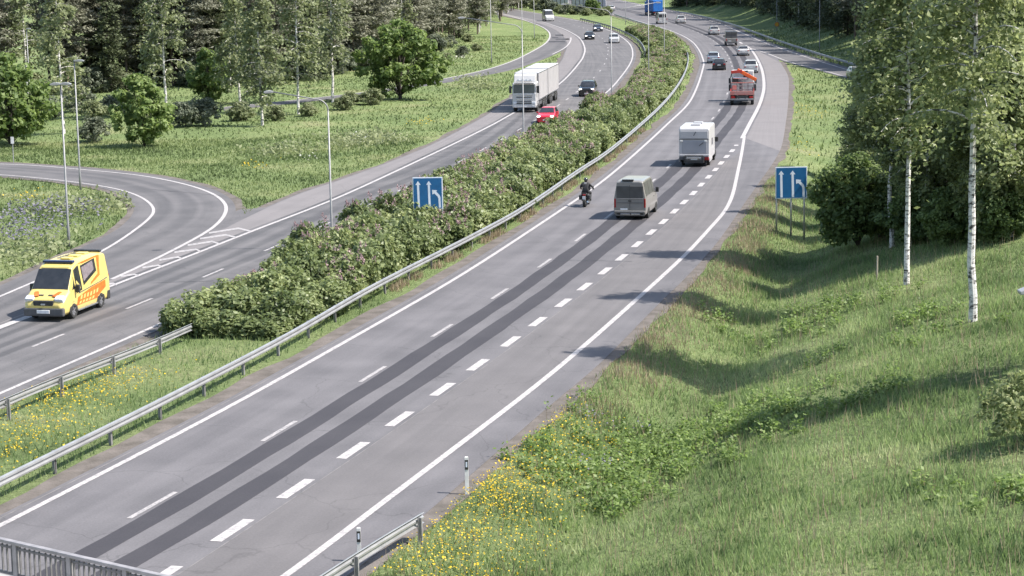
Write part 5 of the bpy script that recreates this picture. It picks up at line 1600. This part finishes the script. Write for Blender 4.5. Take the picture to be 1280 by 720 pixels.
def round_meshes(seed, h, rx, z0, nclump, per, size, lmat, trunk_r=0.16, bark=None, clump=0.55, flat=0.8, squash=1.0):
    """broadleaf crown: clumps spread through a lobed volume, limbs inside"""
    rng = np.random.RandomState(seed)
    mb = MB()
    cz = (h + z0) / 2; rz = (h - z0) / 2
    mb.tube([(0, 0, -0.4), (0.03, 0, z0 * 0.7), (0.0, 0.05, cz), (0.05, 0, h * 0.9)], [trunk_r * 1.2, trunk_r, trunk_r * 0.7, trunk_r * 0.15], 8)
    lob = [(rng.normal(0, 1, 3)) for _ in range(7)]
    lob = [l / np.linalg.norm(l) for l in lob]
    C, O = [], []
    for k in range(nclump):
        d = rng.normal(0, 1, 3); d /= np.linalg.norm(d)
        rad = (0.35 + 0.65 * rng.uniform(0, 1) ** 0.45)
        bump_ = 0.82 + 0.28 * max(0, max(float(d @ l) for l in lob)) ** 3 * rng.uniform(0.6, 1.2)
        taper = 1 - 0.28 * max(0, d[2]) if squash == 1 else 1
        c = np.array([d[0] * rx * taper, d[1] * rx * taper, d[2] * rz]) * rad * bump_ + np.array([0, 0, cz])
        if rng.uniform() < 0.25 or nclump < 60:
            mb.tube([(0, 0, max(z0 * 0.6, c[2] - rx * 0.9)), tuple(c * np.array([.5, .5, 1]) - np.array([0, 0, .25])), tuple(c)], [trunk_r * .32, trunk_r * .2, trunk_r * .06], 5, False)
        m = int(per * rng.uniform(0.6, 1.3))
        q = rng.normal(0, 1, (m, 3)); q = q / np.linalg.norm(q, axis=1)[:, None] * rng.uniform(0.3, 1, (m, 1)) ** 0.5
        r_ = clump * rng.uniform(0.7, 1.3)
        P = c + q * np.array([r_, r_, r_ * flat])
        C.append(P); O.append(q)
    C = np.vstack(C); O = np.vstack(O)
    C[:, 2] = np.maximum(C[:, 2], 0.03)
    return mb.mesh('trunk', bark or M_DBARK), leafmesh('crown', C, size, rng, lmat, out=O, outw=0.7)
def pine_meshes(seed, h, start, spread, nb, per, size, lmat, trunk_r=0.17, conical=False, bark=None):
    rng = np.random.RandomState(seed)
    mb = MB()
    mb.tube([(0, 0, -0.4), (0.05, 0, h * .35), (0, .08, h * .7), (0, 0, h)], [trunk_r * 1.15, trunk_r * .9, trunk_r * .55, .03], 8)
    C, O = [], []
    for k in range(nb):
        u = (k + rng.uniform(0, 1)) / nb
        z0 = start + (h - start) * u
        ln = (spread * (1 - u) + 0.25) * rng.uniform(0.8, 1.1) if conical else spread * (1.05 - 0.75 * abs(u - 0.45) ** 1.3 * 1.6) * rng.uniform(0.5, 1.1)
        az = rng.uniform(0, 2 * PI)
        d = np.array([math.cos(az), math.sin(az), -0.30 if conical else rng.uniform(0.0, 0.35)])
        base = np.array([0, 0, z0])
        mb.tube([tuple(base), tuple(base + d * ln * .95)], [.045, .012], 4, False)
        m = int(per * (0.4 + ln / spread))
        t = rng.uniform(0.12 if conical else 0.35, 1.05, m)
        w = (0.22 * ln * (1 - 0.4 * t)) if conical else 0.16 * ln + 0.28
        P = base + d * (ln * t)[:, None] + np.column_stack([rng.normal(0, 1, m) * w, rng.normal(0, 1, m) * w, rng.normal(0, 1, m) * (0.14 if not conical else 0.12)])
        if conical: P[:, 2] -= np.abs(rng.normal(0, .22, m))
        C.append(P); O.append(np.tile(np.array([0, 0, 1.0]), (m, 1)))
    C = np.vstack(C); O = np.vstack(O)
    return mb.mesh('trunk', bark or M_PBARK), leafmesh('crown', C, size, rng, lmat, out=O, outw=0.5, aspect=0.38)
def tree(name, meshes, p, label, group=None, scale=1.0, rz=0.0, sz=None):
    t, c = meshes
    root = empty(name, (p[0], p[1], p[2]), rz, label, 'tree' if 'tree' in name or name in ('birch', 'pine', 'spruce') else 'shrub', group)
    root.scale = (scale, scale, sz or scale)
    inst('trunk', t, root); inst('crown', c, root)
    return root

# ---- birches and undergrowth on the right bank
NB = [birch_meshes(11, 17.5, 7.5, 3.2, 60, 200, 0.125, M_LBIRCH, 0.17, lean=-0.004),
      birch_meshes(12, 16.5, 6.6, 2.6, 56, 190, 0.125, M_LBIRCH, 0.14, lean=-0.006),
      birch_meshes(13, 15.5, 1.6, 3.2, 84, 400, 0.13, M_LBIRCH, 0.13),
      birch_meshes(14, 16.0, 2.4, 3.4, 80, 400, 0.13, M_LBIRCH, 0.12)]
b_specs = [((1216, 402), 0, 1.0, 'tall birch with a thick white trunk standing alone in the grass of the slope'),
           ((1133, 356), 1, 1.0, 'slender white birch below the thin stake'),
           ((1115, 309), 1, 0.97, 'white birch next to the dark rowan bush')]
for (px, k, sc_, lab) in b_specs:
    tree('birch', NB[k], hit(*px), lab, None, sc_, rz=px[0] * 1.3)
gl = 'leafy birch in the thick stand above the slope'
gg = 'leafy birches of the stand above the slope'
for i, (x, y, k, s_) in enumerate([(1160, 300, 3, .98), (1186, 288, 2, 1.0), (1236, 294, 3, 1.02), (1264, 296, 2, 1.0), (1096, 268, 3, .92), (1128, 262, 2, .95), (1082, 246, 2, .86), (1150, 246, 3, 1.0), (1205, 258, 2, 1.04), (1248, 262, 3, 1.0), (1292, 276, 2, 1.0), (1178, 230, 3, 1.05), (1120, 222, 2, .95), (1275, 236, 2, 1.05), (1225, 224, 3, 1.0), (1330, 262, 3, 1.0)]):
    p = hit(x, y)
    tree('birch', NB[k], p, gl, gg, s_ * .76, rz=i * 1.9)
ROW = round_meshes(21, 4.6, 2.5, 0.3, 150, 120, 0.11, M_LROWAN, 0.12, clump=0.5)
ROW2 = round_meshes(22, 3.4, 2.0, 0.15, 110, 110, 0.11, M_LROWAN, 0.09, clump=0.45)
ROW3 = round_meshes(23, 3.2, 2.0, 0.15, 70, 45, 0.11, M_LBIRCH, 0.05, clump=0.45)
tree('rowan_tree', ROW, hit(1072, 311), 'broad dark rowan bush at the foot of the birches by the ditch', None, 1.08, 0.3)
for i, (x, y, s_) in enumerate([(1150, 304, .9), (1185, 306, .8), (1100, 296, 1.0), (1212, 298, .7), (1250, 300, .8), (1130, 298, .95), (1170, 296, .9)]):
    tree('shrub', ROW2, hit(x, y), 'green leafy shrub growing between the birch trunks', 'shrubs between the birch trunks', s_, i * 1.4)
tree('shrub', ROW3, hit(1284, 556), 'sparse leafy shrub on the open slope below the lamp head', None, 0.66, 2.0)

tree('birch', NB[0], onground((20.5, 66.0)), 'birch beyond the lamp head casting its shadow over the open slope', None, .8, 2.2)

# ---- wood on the left and behind
FB = [birch_meshes(31, 17, 3.5, 2.9, 46, 85, 0.20, M_LFAR, 0.15), birch_meshes(32, 15, 2.2, 2.7, 46, 85, 0.20, M_LFAR, 0.14)]
FP = [pine_meshes(41, 18, 4.0, 3.0, 56, 130, 0.27, M_LPINE, .17), pine_meshes(42, 16, 2.4, 2.9, 56, 130, 0.27, M_LPINE, .16), pine_meshes(43, 19, 5.0, 3.2, 54, 140, 0.28, M_LPINE, .19)]
FS = [pine_meshes(51, 17, 0.8, 3.3, 90, 70, 0.26, M_LSPRUCE, .18, True, M_DBARK), pine_meshes(52, 14, 0.5, 2.9, 80, 70, 0.25, M_LSPRUCE, .16, True, M_DBARK)]
FR = [round_meshes(64, 9.2, 5.2, .7, 165, 62, 0.24, M_LMAPLE, .2, clump=.72), round_meshes(65, 6.8, 2.6, .05, 105, 62, 0.2, M_LMAPLE, .12, clump=.55), round_meshes(66, 8.2, 3.9, .05, 140, 60, 0.24, M_LMAPLE, .16, clump=.72)]
FW_ = [round_meshes(71, 3.2, 2.2, .1, 60, 45, 0.17, M_WILLOW, .06, clump=.55), round_meshes(72, 2.2, 1.8, .05, 46, 45, 0.16, M_LFAR, .05, clump=.5)]
rng = np.random.RandomState(77)
front = np.array([at(x, y)[:2] for x, y in [(-140, 128), (-60, 124), (60, 116), (180, 112), (290, 108), (400, 96), (480, 78), (545, 62), (590, 42), (622, 27), (640, 16), (650, 6)]])
front = resample(np.column_stack([front, np.zeros(len(front))]), step=1.0)
fl = arclen(front)[-1]
n2 = -normals2(front)
k = 0
for row in range(5):
    s = rng.uniform(0, 4)
    while s < fl:
        i = int(min(s, len(front) - 1))
        far_ = s > 130
        dist = 1.0 + row * 5.2 + rng.uniform(-1.8, 1.8)
        p = front[i, :2] + n2[i] * dist + rng.normal(0, .8, 2)
        s += rng.uniform(4.2, 7.0) * (1.0 if not far_ else 2.0)
        P3 = (p[0], p[1], terrain(*p))
        u = rng.uniform()
        sc_ = rng.uniform(.85, 1.15)
        if row >= 1 and u < (0.86): tree('pine', FP[rng.randint(3)], P3, 'grey green pine in the dark wood behind the meadow', 'pines of the wood behind the meadow', sc_, rng.uniform(0, 6))
        elif row == 0 and u < 0.30: tree('birch', FB[rng.randint(2)], P3, 'birch at the sunny edge of the dark wood', 'birches at the edge of the wood', sc_, rng.uniform(0, 6))
        elif row == 0 and u < 0.9: tree('pine', FP[1], P3, 'grey green pine in the dark wood behind the meadow', 'pines of the wood behind the meadow', sc_, rng.uniform(0, 6))
        else: tree('spruce', FS[rng.randint(2)], P3, 'dark spruce in the wood behind the meadow', 'spruces of the wood behind the meadow', sc_, rng.uniform(0, 6))
        k += 1
for i in range(46):
    s = rng.uniform(0, 150)
    j = int(min(s, len(front) - 1))
    p = front[j, :2] - n2[j] * rng.uniform(-2.5, 2.0)
    tree('shrub', FW_[i % 2], (p[0], p[1], terrain(*p)), 'pale bush under the edge of the dark wood', 'bushes under the edge of the wood', rng.uniform(.7, 1.25), i * 1.3)
# single trees and bushes of the left meadow
def on0(x, y): return onground(at(x, y, 0))
tree('round_tree', FR[0], on0(500, 125), 'broad bright green tree with a dark trunk by the exit ramp', None, 1.0, 0.4)
tree('round_tree', FR[1], on0(180, 181), 'bright green leafy tree with dark gaps beyond the loop ramp', None, 0.98, 1.1)
tree('round_tree', FR[2], on0(14, 181), 'broad bright green tree by the small white marker plate', None, 1.0, 2.0)
tree('round_tree', FR[1], on0(262, 128), 'small yellow green tree before the wood', None, .95, 2.6)
tree('shrub', FW_[0], on0(118, 175), 'small dark round bush beside the bright leafy tree', None, .72, 0.2)
for (x, y, k, s_, lab) in [(80, 167, 0, .92, 'white birch behind the two plain lamp columns'), (208, 147, 0, 1.0, 'thin white birch behind the bright leafy tree'), (328, 158, 1, .95, 'white birch with low leaves standing well out in the meadow'),
                           (373, 141, 0, 1.0, 'tall straight white birch beside the exit ramp'), (416, 128, 0, 1.05, 'white birch with dark marks close to the exit ramp'), (300, 130, 1, 1.05, 'leafy birch between the meadow bushes and the wood')]:
    tree('birch', FB[k], on0(x, y), lab, None, s_, x * .7)
for (x, y, k, s_) in [(232, 160, 0, .9), (255, 158, 0, 1.0), (300, 150, 1, 1.0), (345, 150, 1, .8), (118, 150, 1, 1.0), (140, 146, 0, .8), (205, 158, 0, .8), (430, 136, 1, .8), (440, 131, 1, .7), (465, 131, 1, .9), (100, 140, 0, 1.0), (385, 143, 1, .7), (60, 150, 0, .9), (170, 142, 1, 1.0)]:
    tree('shrub', FW_[k], on0(x, y), 'grey green willow bush in the meadow before the wood', 'willow bushes in the meadow', s_ * .85, x * .37)
# dark wood beyond the slip road and the far end of the road
back = resample(np.column_stack([np.array([at(x, y)[:2] for x, y in [(838, 9.5), (870, 13), (900, 17), (930, 22), (965, 33), (1000, 46), (1040, 58), (1090, 76), (1150, 92), (1250, 118), (1380, 150)]]), np.zeros(11)]), step=1.0)
bl = arclen(back)[-1]; n3 = -normals2(back)
for row in range(4):
    s = rng.uniform(0, 3)
    while s < bl:
        i = int(min(s, len(back) - 1))
        p = back[i, :2] + n3[i] * (3.5 + row * 5 + rng.uniform(-1.5, 1.5))
        s += rng.uniform(3.6, 6.5)
        P3 = (p[0], p[1], terrain(*p)); u = rng.uniform(); sc_ = rng.uniform(.85, 1.15)
        if u < .55: tree('spruce', FS[rng.randint(2)], P3, 'dark spruce in the wood above the slip road', 'spruces above the slip road', sc_, rng.uniform(0, 6))
        elif u < .8: tree('pine', FP[rng.randint(3)], P3, 'pine in the dark wood above the slip road', 'pines above the slip road', sc_, rng.uniform(0, 6))
        else: tree('birch', FB[rng.randint(2)], P3, 'pale birch in the dark wood above the slip road', 'birches above the slip road', sc_, rng.uniform(0, 6))
for i in range(44):
    x = 560 + i * 7.2 + rng.uniform(-3, 3)
    p = at(x, rng.uniform(0, 4.5) if x > 640 else 3)
    p = p[:2] * rng.uniform(1.0, 1.12)
    P3 = (p[0], p[1], -.06)
    if rng.uniform() < .5: tree('pine', FP[rng.randint(3)], P3, 'pine in the far wood beyond the pale screens', 'pines of the far wood', rng.uniform(.8, 1.1), i)
    else: tree('spruce', FS[rng.randint(2)], P3, 'spruce in the far wood beyond the pale screens', 'spruces of the far wood', rng.uniform(.8, 1.1), i)
for (x, y, k, s_, lab) in [(741, 17.5, 2, .55, 'round dark bush before the long pale screen')]:
    tree('shrub', FR[k], on0(x, y), lab, None, s_, 1)
for (x, y, k, s_) in [(693, 16, 0, .9), (701, 17, 1, 1.1), (709, 17.5, 0, .9), (717, 18, 1, 1.1), (725, 18.5, 0, .8), (733, 19.5, 1, .9), (750, 20, 1, .8), (662, 11, 0, 1.4), (650, 10, 1, 1.5), (672, 12.5, 1, 1.5), (683, 14, 0, 1.2), (757, 19, 1, 1.0), (640, 8, 0, 1.6)]:
    tree('shrub', FW_[k], on0(x, y), 'low green bush at the far end of the median', 'low bushes at the far end of the median', s_, x)
for (x, y, k, s_) in [(560, 78, 1, .9), (578, 70, 0, .8), (596, 64, 1, .8), (560, 60, 0, 1.0), (585, 52, 1, 1.0)]:
    tree('shrub', FW_[k], on0(x, y), 'low bush on the grass bank above the exit ramp', 'bushes on the grass bank', s_ * .7, x)

# ---- lilac hedge in the median
def lilac(seed, h, r):
    rg = np.random.RandomState(seed)
    mb = MB()
    C, O, B = [], [], []
    for k in range(26):
        a = rg.uniform(0, 2 * PI); rr = r * rg.uniform(.1, .95) ** .7
        top = np.array([rr * math.cos(a), rr * math.sin(a), h * (1 - .35 * (rr / r) ** 2) * rg.uniform(.75, 1.05)])
        mb.tube([(top[0] * .25, top[1] * .25, -.2), (top[0] * .7, top[1] * .7, top[2] * .5), tuple(top)], [.025, .018, .006], 4, False)
        for c in (top - (0, 0, .15), top * np.array([.85, .85, .62]), top * np.array([.95, .95, .36])):
            m = rg.randint(42, 70)
            q = unit(rg.normal(0, 1, (m, 3))) * rg.uniform(.3, 1, (m, 1)) ** .5
            C.append(c + q * np.array([.42, .42, .36])); O.append(q)
        if k % 2 == 0: B.append(top + np.array([0, 0, .14]))
    C = np.vstack(C); C[:, 2] = np.maximum(C[:, 2], .04)
    fol = leafmesh('foliage', C, .112, rg, M_LLIL, out=np.vstack(O), outw=.8)
    bc = []
    for b in B:
        for _ in range(2):
            c = b + rg.normal(0, .16, 3) * np.array([1, 1, .5])
            m = 26
            t = rg.uniform(0, 1, m)
            bc.append(c + np.column_stack([rg.normal(0, .07, m) * (1 - t), rg.normal(0, .07, m) * (1 - t), t * .22]))
    blo = leafmesh('blossoms', np.vstack(bc), .042, rg, M_BLOS)
    return mb.mesh('stems', M_DBARK), fol, blo
LIL = [lilac(81 + i, 1.75, 1.25) for i in range(4)]
LRTr = LRT[::-1]                      # near -> far
S1 = nearest_s(G1, at(215, 448)) + 4.5; S2 = nearest_s(G1, at(858, 66, .75))
sG = arclen(G1)
GF = smooth(resample(ground_path([(858, 62), (850, 52), (835, 44), (822, 39)]), step=2), it=2)
PATH = np.vstack([G1[(sG >= S1) & (sG <= S2)], GF])
PATH = resample(PATH, step=1.0)
cnt = 0
i = 0
while i < len(PATH):
    g = PATH[i]
    dl = np.linalg.norm(LRT[:, :2] - g[:2], axis=1)
    j = int(np.argmin(dl)); w = dl[j]; q = LRT[j]
    dirv = (q[:2] - g[:2]) / w
    lo, hi = 1.35, w - (1.75 if g[1] < 215 else 3.4)
    if hi < lo + .2:
        i += 2
        continue
    nrow = 1 if hi - lo < 1.6 else (2 if hi - lo < 4.2 else 3)
    for r_ in range(nrow):
        f = 0.5 if nrow == 1 else r_ / (nrow - 1)
        dd = lo + 0.55 + (hi - lo - .9) * f + rng.uniform(-.3, .3)
        p = g[:2] + dirv * dd + rng.normal(0, .25, 2)
        if g[1] > 330 and rng.uniform() < .35: continue
        u = rng.uniform()
        blo = (rng.uniform() < .55 if r_ == nrow - 1 else rng.uniform() < .2)
        lab = 'lilac shrub with faded pink blossom in the median hedge' if blo else 'plain green lilac shrub in the median hedge'
        st_, fo_, bl_ = LIL[rng.randint(4)]
        root = empty('lilac_shrub', (p[0], p[1], -.06), rng.uniform(0, 6.28), lab, 'shrub', 'blossoming lilac shrubs of the median hedge' if blo else 'plain lilac shrubs of the median hedge')
        hs = rng.uniform(.78, 1.28) * (1.0 if g[1] < 215 else .72)
        hs *= 0.72 + 0.33 * float(sstep(0, 14, i))
        root.scale = (rng.uniform(.85, 1.1), rng.uniform(.85, 1.1), hs)
        inst('stems', st_, root); inst('foliage', fo_, root)
        if blo: inst('blossoms', bl_, root)
        cnt += 1
    i += 1.55 if False else (2 if i < 90 else 3)
print('lilacs', cnt)

# ------------------------------------------------------------------ grass, flowers, low growth (stuff)
M_GRASS = leafmat('grass blades', [(0.098, 0.142, 0.058), (0.185, 0.250, 0.100), (0.265, 0.330, 0.148), (0.37, 0.400, 0.225)], 0.38, 0.6, 0, 0.24, 2.4)
M_GRASSF = leafmat('meadow grass', [(0.072, 0.098, 0.038), (0.125, 0.165, 0.062), (0.180, 0.218, 0.090), (0.265, 0.275, 0.145)], 0.33, 0.6, 0, 0.12, 2.6)
M_DRY = leafmat('dry straw grass', [(0.20, 0.155, 0.10), (0.27, 0.21, 0.14), (0.33, 0.27, 0.19), (0.40, 0.34, 0.25)], 0.2, 0.7, 0, 0.3)
M_YFL = leafmat('yellow buttercups', [(0.46, 0.31, 0.012), (0.52, 0.36, 0.015), (0.58, 0.41, 0.02), (0.62, 0.46, 0.05)], 0.15, 0.6, 0)
M_LUP = leafmat('blue lupin spikes', [(0.10, 0.095, 0.13), (0.14, 0.13, 0.175), (0.18, 0.17, 0.215), (0.23, 0.22, 0.26)], 0.15, 0.6, 0)
M_WFL = leafmat('white umbels', [(0.4, 0.4, 0.33), (0.5, 0.5, 0.42), (0.6, 0.6, 0.52), (0.66, 0.66, 0.6)], 0.15, 0.6, 0)
M_HERB = leafmat('broad weeds', [(0.078, 0.122, 0.036), (0.150, 0.215, 0.064), (0.22, 0.29, 0.098), (0.31, 0.36, 0.145)], 0.35, 0.5, 0, 0.5)
def blades(name, P, h, w, mat, rg, lean=0.5, label=None):
    n = len(P)
    z = terrain_pts(P)
    B = np.column_stack([P[:, :2], z - 0.02])
    a = rg.uniform(0, 2 * PI, n)
    hh = h * rg.uniform(.45, 1.25, n) if not hasattr(h, '__len__') else h * rg.uniform(.6, 1.2, n)
    d = np.stack([np.cos(a), np.sin(a), np.zeros(n)], 1)
    b = rg.uniform(0, 2 * PI, n)
    tip = B + np.stack([np.cos(b) * hh * lean * rg.uniform(.2, 1, n), np.sin(b) * hh * lean * rg.uniform(.2, 1, n), hh], 1)
    ww = w * rg.uniform(.7, 1.3, n)[:, None]
    V = np.stack([B - d * ww, B + d * ww, tip], 1).reshape(-1, 3)
    F = np.arange(3 * n).reshape(n, 3)
    o = bpy.data.objects.new(name, np_mesh(name, V, F, mat, False, np.repeat(rg.uniform(0, 1, n), 3)))
    COL.objects.link(o)
    tag(o, label, 'grass' if 'grass' in name else 'flowers' if mat in (M_YFL, M_LUP, M_WFL) else 'plants', kind='stuff')
    return o
def scatter(n, x0, x1, y0, y1, rg, dens=None, margin=0.35):
    P = np.column_stack([rg.uniform(x0, x1, n), rg.uniform(y0, y1, n)])
    P = P[~on_road(P)]
    if margin: P = P[road_dist(P) > margin]
    return P
rg = np.random.RandomState(101)
def inview(P, m=60):
    v = np.column_stack([P, np.zeros(len(P))]) - np.array([0, 0, CAMH])
    return v @ FW > 5
# right bank
P = np.column_stack([rg.uniform(-16, 40, 620000), 34 + (150 - 34) * rg.uniform(0, 1, 620000) ** 1.35])
P = P[(P[:, 0] < 0.262 * P[:, 1] + 2) & (P[:, 0] > -0.2 * P[:, 1])]
d, _ = sdist(P, RE_c)
k_ = (d > 0.4 + 0.35 * rg.uniform(0, 1, len(d)) ** 2) & (P[:, 1] > 36)
P = P[k_]; d = d[k_]
edge = np.exp(-np.maximum(d - 0.4, 0) / 1.3)
hfac = np.where(d < 1.0, .22, np.where(d < 4, .36, .30)) * (0.7 + 0.45 * np.sin(P[:, 0] * .9 + P[:, 1] * .37) * np.sin(P[:, 1] * .51 - P[:, 0] * .3))
dry = rg.uniform(0, 1, len(P)) < np.clip(0.85 * np.exp(-((d - 1.5) / 1.2) ** 2) * (0.4 + 0.9 * np.sin(P[:, 1] * .45) ** 2) * sstep(66, 84, P[:, 1]), 0, .75)
blades('slope_grass', P[~dry], np.maximum(hfac[~dry], .12), .022, M_GRASS, rg, .7, 'rough green grass on the ditch side and slope below the birches')
blades('dry_grass', P[dry], np.maximum(hfac[dry], .2) * 1.2, .02, M_DRY, rg, .5, 'pale dry grass along the asphalt edge by the ditch')
k_ = rg.uniform(0, 1, len(P)) < .07
blades('seed_heads', P[k_][:11000], .62, .012, M_DRY, rg, .35, 'tall pale seed heads standing over the slope grass')
# median strip
P = np.column_stack([rg.uniform(-30, 30, 240000), 52 + 180 * rg.uniform(0, 1, 240000) ** 1.3])
dG, sg_ = sdist(P, resample(L1E, n=120)); dR, _ = sdist(P, resample(LRTE[::-1], n=120))
k_ = (dG < -1.0) & (dR > 0.6) & (dG > -14)
P = P[k_]
blades('median_grass', P, .3, .022, M_GRASS, rg, .6, 'green grass in the median under the guardrails')
# straw tufts under the long guardrail
sG_ = arclen(G1)
q0, q1 = nearest_s(G1, at(470, 352, .75)), nearest_s(G1, at(800, 152, .75))
ss = rg.uniform(q0, q1, 9000); ss = ss[(np.sin(ss * .7) + np.sin(ss * 1.9 + 1)) > 0.15]
P = np.stack([np.interp(ss, sG_, G1[:, 0]), np.interp(ss, sG_, G1[:, 1])], 1) + rg.normal(0, .16, (len(ss), 2)) + np.array([.12, 0])
blades('straw_grass', P, .42, .02, M_DRY, rg, .5, 'dry straw tufts under the long guardrail')
# loop interior, far meadow, grass banks
P = scatter(90000, -62, -8, 85, 190, rg, margin=.5)
P = P[(P[:, 0] < -8)]
d1, _ = sdist(P, resample(LSH, n=100)); P = P[d1 > .5]
blades('meadow_grass', P, .22, .05, M_GRASSF, rg, .6, 'tall meadow grass around the loop ramp')
P = scatter(90000, -70, 40, 165, 420, rg, margin=.8)
d1, _ = sdist(P, resample(LSH, n=100)); P = P[d1 > .5]
blades('far_grass', P, .24, .085, M_GRASSF, rg, .6, 'meadow grass before the wood and on the far banks')
P = scatter(40000, 10, 95, 150, 420, rg, margin=.8)
blades('bank_grass', P, .38, .08, M_GRASSF, rg, .6, 'grass on the banks beside the slip road')
# flowers
def flowers(name, centers, n, size, mat, h, label, sig):
    Q = []
    for (x, y), w in centers:
        c = hit(x, y)
        k = int(n * w)
        Q.append(np.column_stack([rg.normal(c[0], sig[0] * (w ** .5), k), rg.normal(c[1], sig[1] * (w ** .5), k)]))
    Q = np.vstack(Q)
    Q = Q[~on_road(Q)]; Q = Q[road_dist(Q) > .6]
    z = terrain_pts(Q) + h * rg.uniform(.6, 1.15, len(Q))
    o = bpy.data.objects.new(name, leafmesh(name, np.column_stack([Q, z]), size, rg, mat, up=1.2, aspect=.9))
    COL.objects.link(o)
    return tag(o, label, 'flowers', kind='stuff')
flowers('buttercups', [((695, 562), 1.1), ((655, 598), 1.6), ((725, 543), 1.0), ((612, 636), 1.6), ((575, 690), 2.0), ((540, 705), 1.0), ((640, 635), .9), ((622, 608), 1.2)], 300, .03, M_YFL, .36, 'yellow buttercups along the road edge by the reflector posts', (.75, 1.9))
flowers('buttercups', [((115, 492), 1.6), ((150, 480), .8), ((60, 512), 1.0), ((25, 545), 1.5), ((10, 570), .8), ((85, 500), .6)], 210, .034, M_YFL, .34, 'yellow buttercups between the two guardrails', (1.1, 1.5))
flowers('buttercups', [((960, 150), .7), ((1000, 185), .5), ((1010, 140), .8)], 150, .05, M_YFL, .34, 'thin yellow flowers beside the wide paved shoulder', (1.0, 5))
flowers('lupins', [((20, 275), 1.5), ((45, 290), 1.0), ((60, 262), .7), ((15, 300), 1.0), ((110, 268), .3)], 230, .09, M_LUP, .55, 'blue grey lupins in the grass inside the loop', (1.6, 3.2))
flowers('lupins', [((735, 530), .5), ((760, 590), .4), ((725, 590), .3), ((800, 545), .2)], 80, .04, M_LUP, .5, 'a few blue lupins among the weeds of the slope', (.5, 1.0))
flowers('white_umbels', [((450, 178), .3), ((385, 202), .15), ((130, 140), 1.0), ((160, 136), .8), ((600, 98), .3), ((575, 75), .6)], 90, .09, M_WFL, .6, 'pale umbels in the meadow', (1.2, 4))
flowers('buttercups', [((530, 155), .5), ((320, 210), .3), ((40, 250), .5)], 120, .06, M_YFL, .35, 'yellow flowers in the far meadow', (1.2, 3))
# broad weeds on the slope
W_ = []
for (x, y), n_, sx, sy in [((850, 560), 5200, 2.0, 2.6), ((800, 590), 4200, 1.6, 2.2), ((920, 535), 2600, 1.6, 1.6), ((760, 620), 2600, 1.0, 2.0), ((1040, 510), 1600, 2.2, 1.2), ((1050, 385), 1400, 1.4, 1.4), ((980, 420), 1200, 1.8, 1.4), ((1160, 395), 900, 1.2, .9), ((1260, 620), 900, .9, .9), ((1120, 430), 700, 1.6, 1.0), ((690, 590), 700, .6, 1.2), ((890, 400), 500, .5, 2.0)]:
    c = hit(x, y)
    cl = np.column_stack([rg.normal(c[0], sx, n_ // 60), rg.normal(c[1], sy, n_ // 60)])
    pick = cl[rg.randint(0, len(cl), n_)]
    Q = pick + rg.normal(0, .16, (n_, 2))
    W_.append(np.column_stack([Q, terrain_pts(Q) + np.abs(rg.normal(.22, .16, n_))]))
W_ = np.vstack(W_)
W_ = W_[~on_road(W_)]
o = bpy.data.objects.new('weeds', leafmesh('weeds', W_, .07, rg, M_HERB, up=.8)); COL.objects.link(o)
tag(o, 'broad leaved weeds in patches over the slope', 'plants', kind='stuff')
# scattered weeds through the near meadow: tufts darker than the grass
T_ = []
for (x, y, n_) in [(470, 175, 900), (350, 190, 500), (445, 180, 600), (600, 110, 700), (590, 100, 500), (90, 260, 500), (150, 255, 400), (40, 320, 500)]:
    c = hit(x, y)
    Q = np.column_stack([rg.normal(c[0], 1.6, n_), rg.normal(c[1], 3.0, n_)])
    T_.append(np.column_stack([Q, terrain_pts(Q) + np.abs(rg.normal(.3, .18, n_))]))
T_ = np.vstack(T_); T_ = T_[~on_road(T_)]
o = bpy.data.objects.new('weeds', leafmesh('weeds', T_, .16, rg, M_LFAR, up=.6)); COL.objects.link(o)
tag(o, 'dark low weeds in clumps over the far meadow', 'plants', kind='stuff')
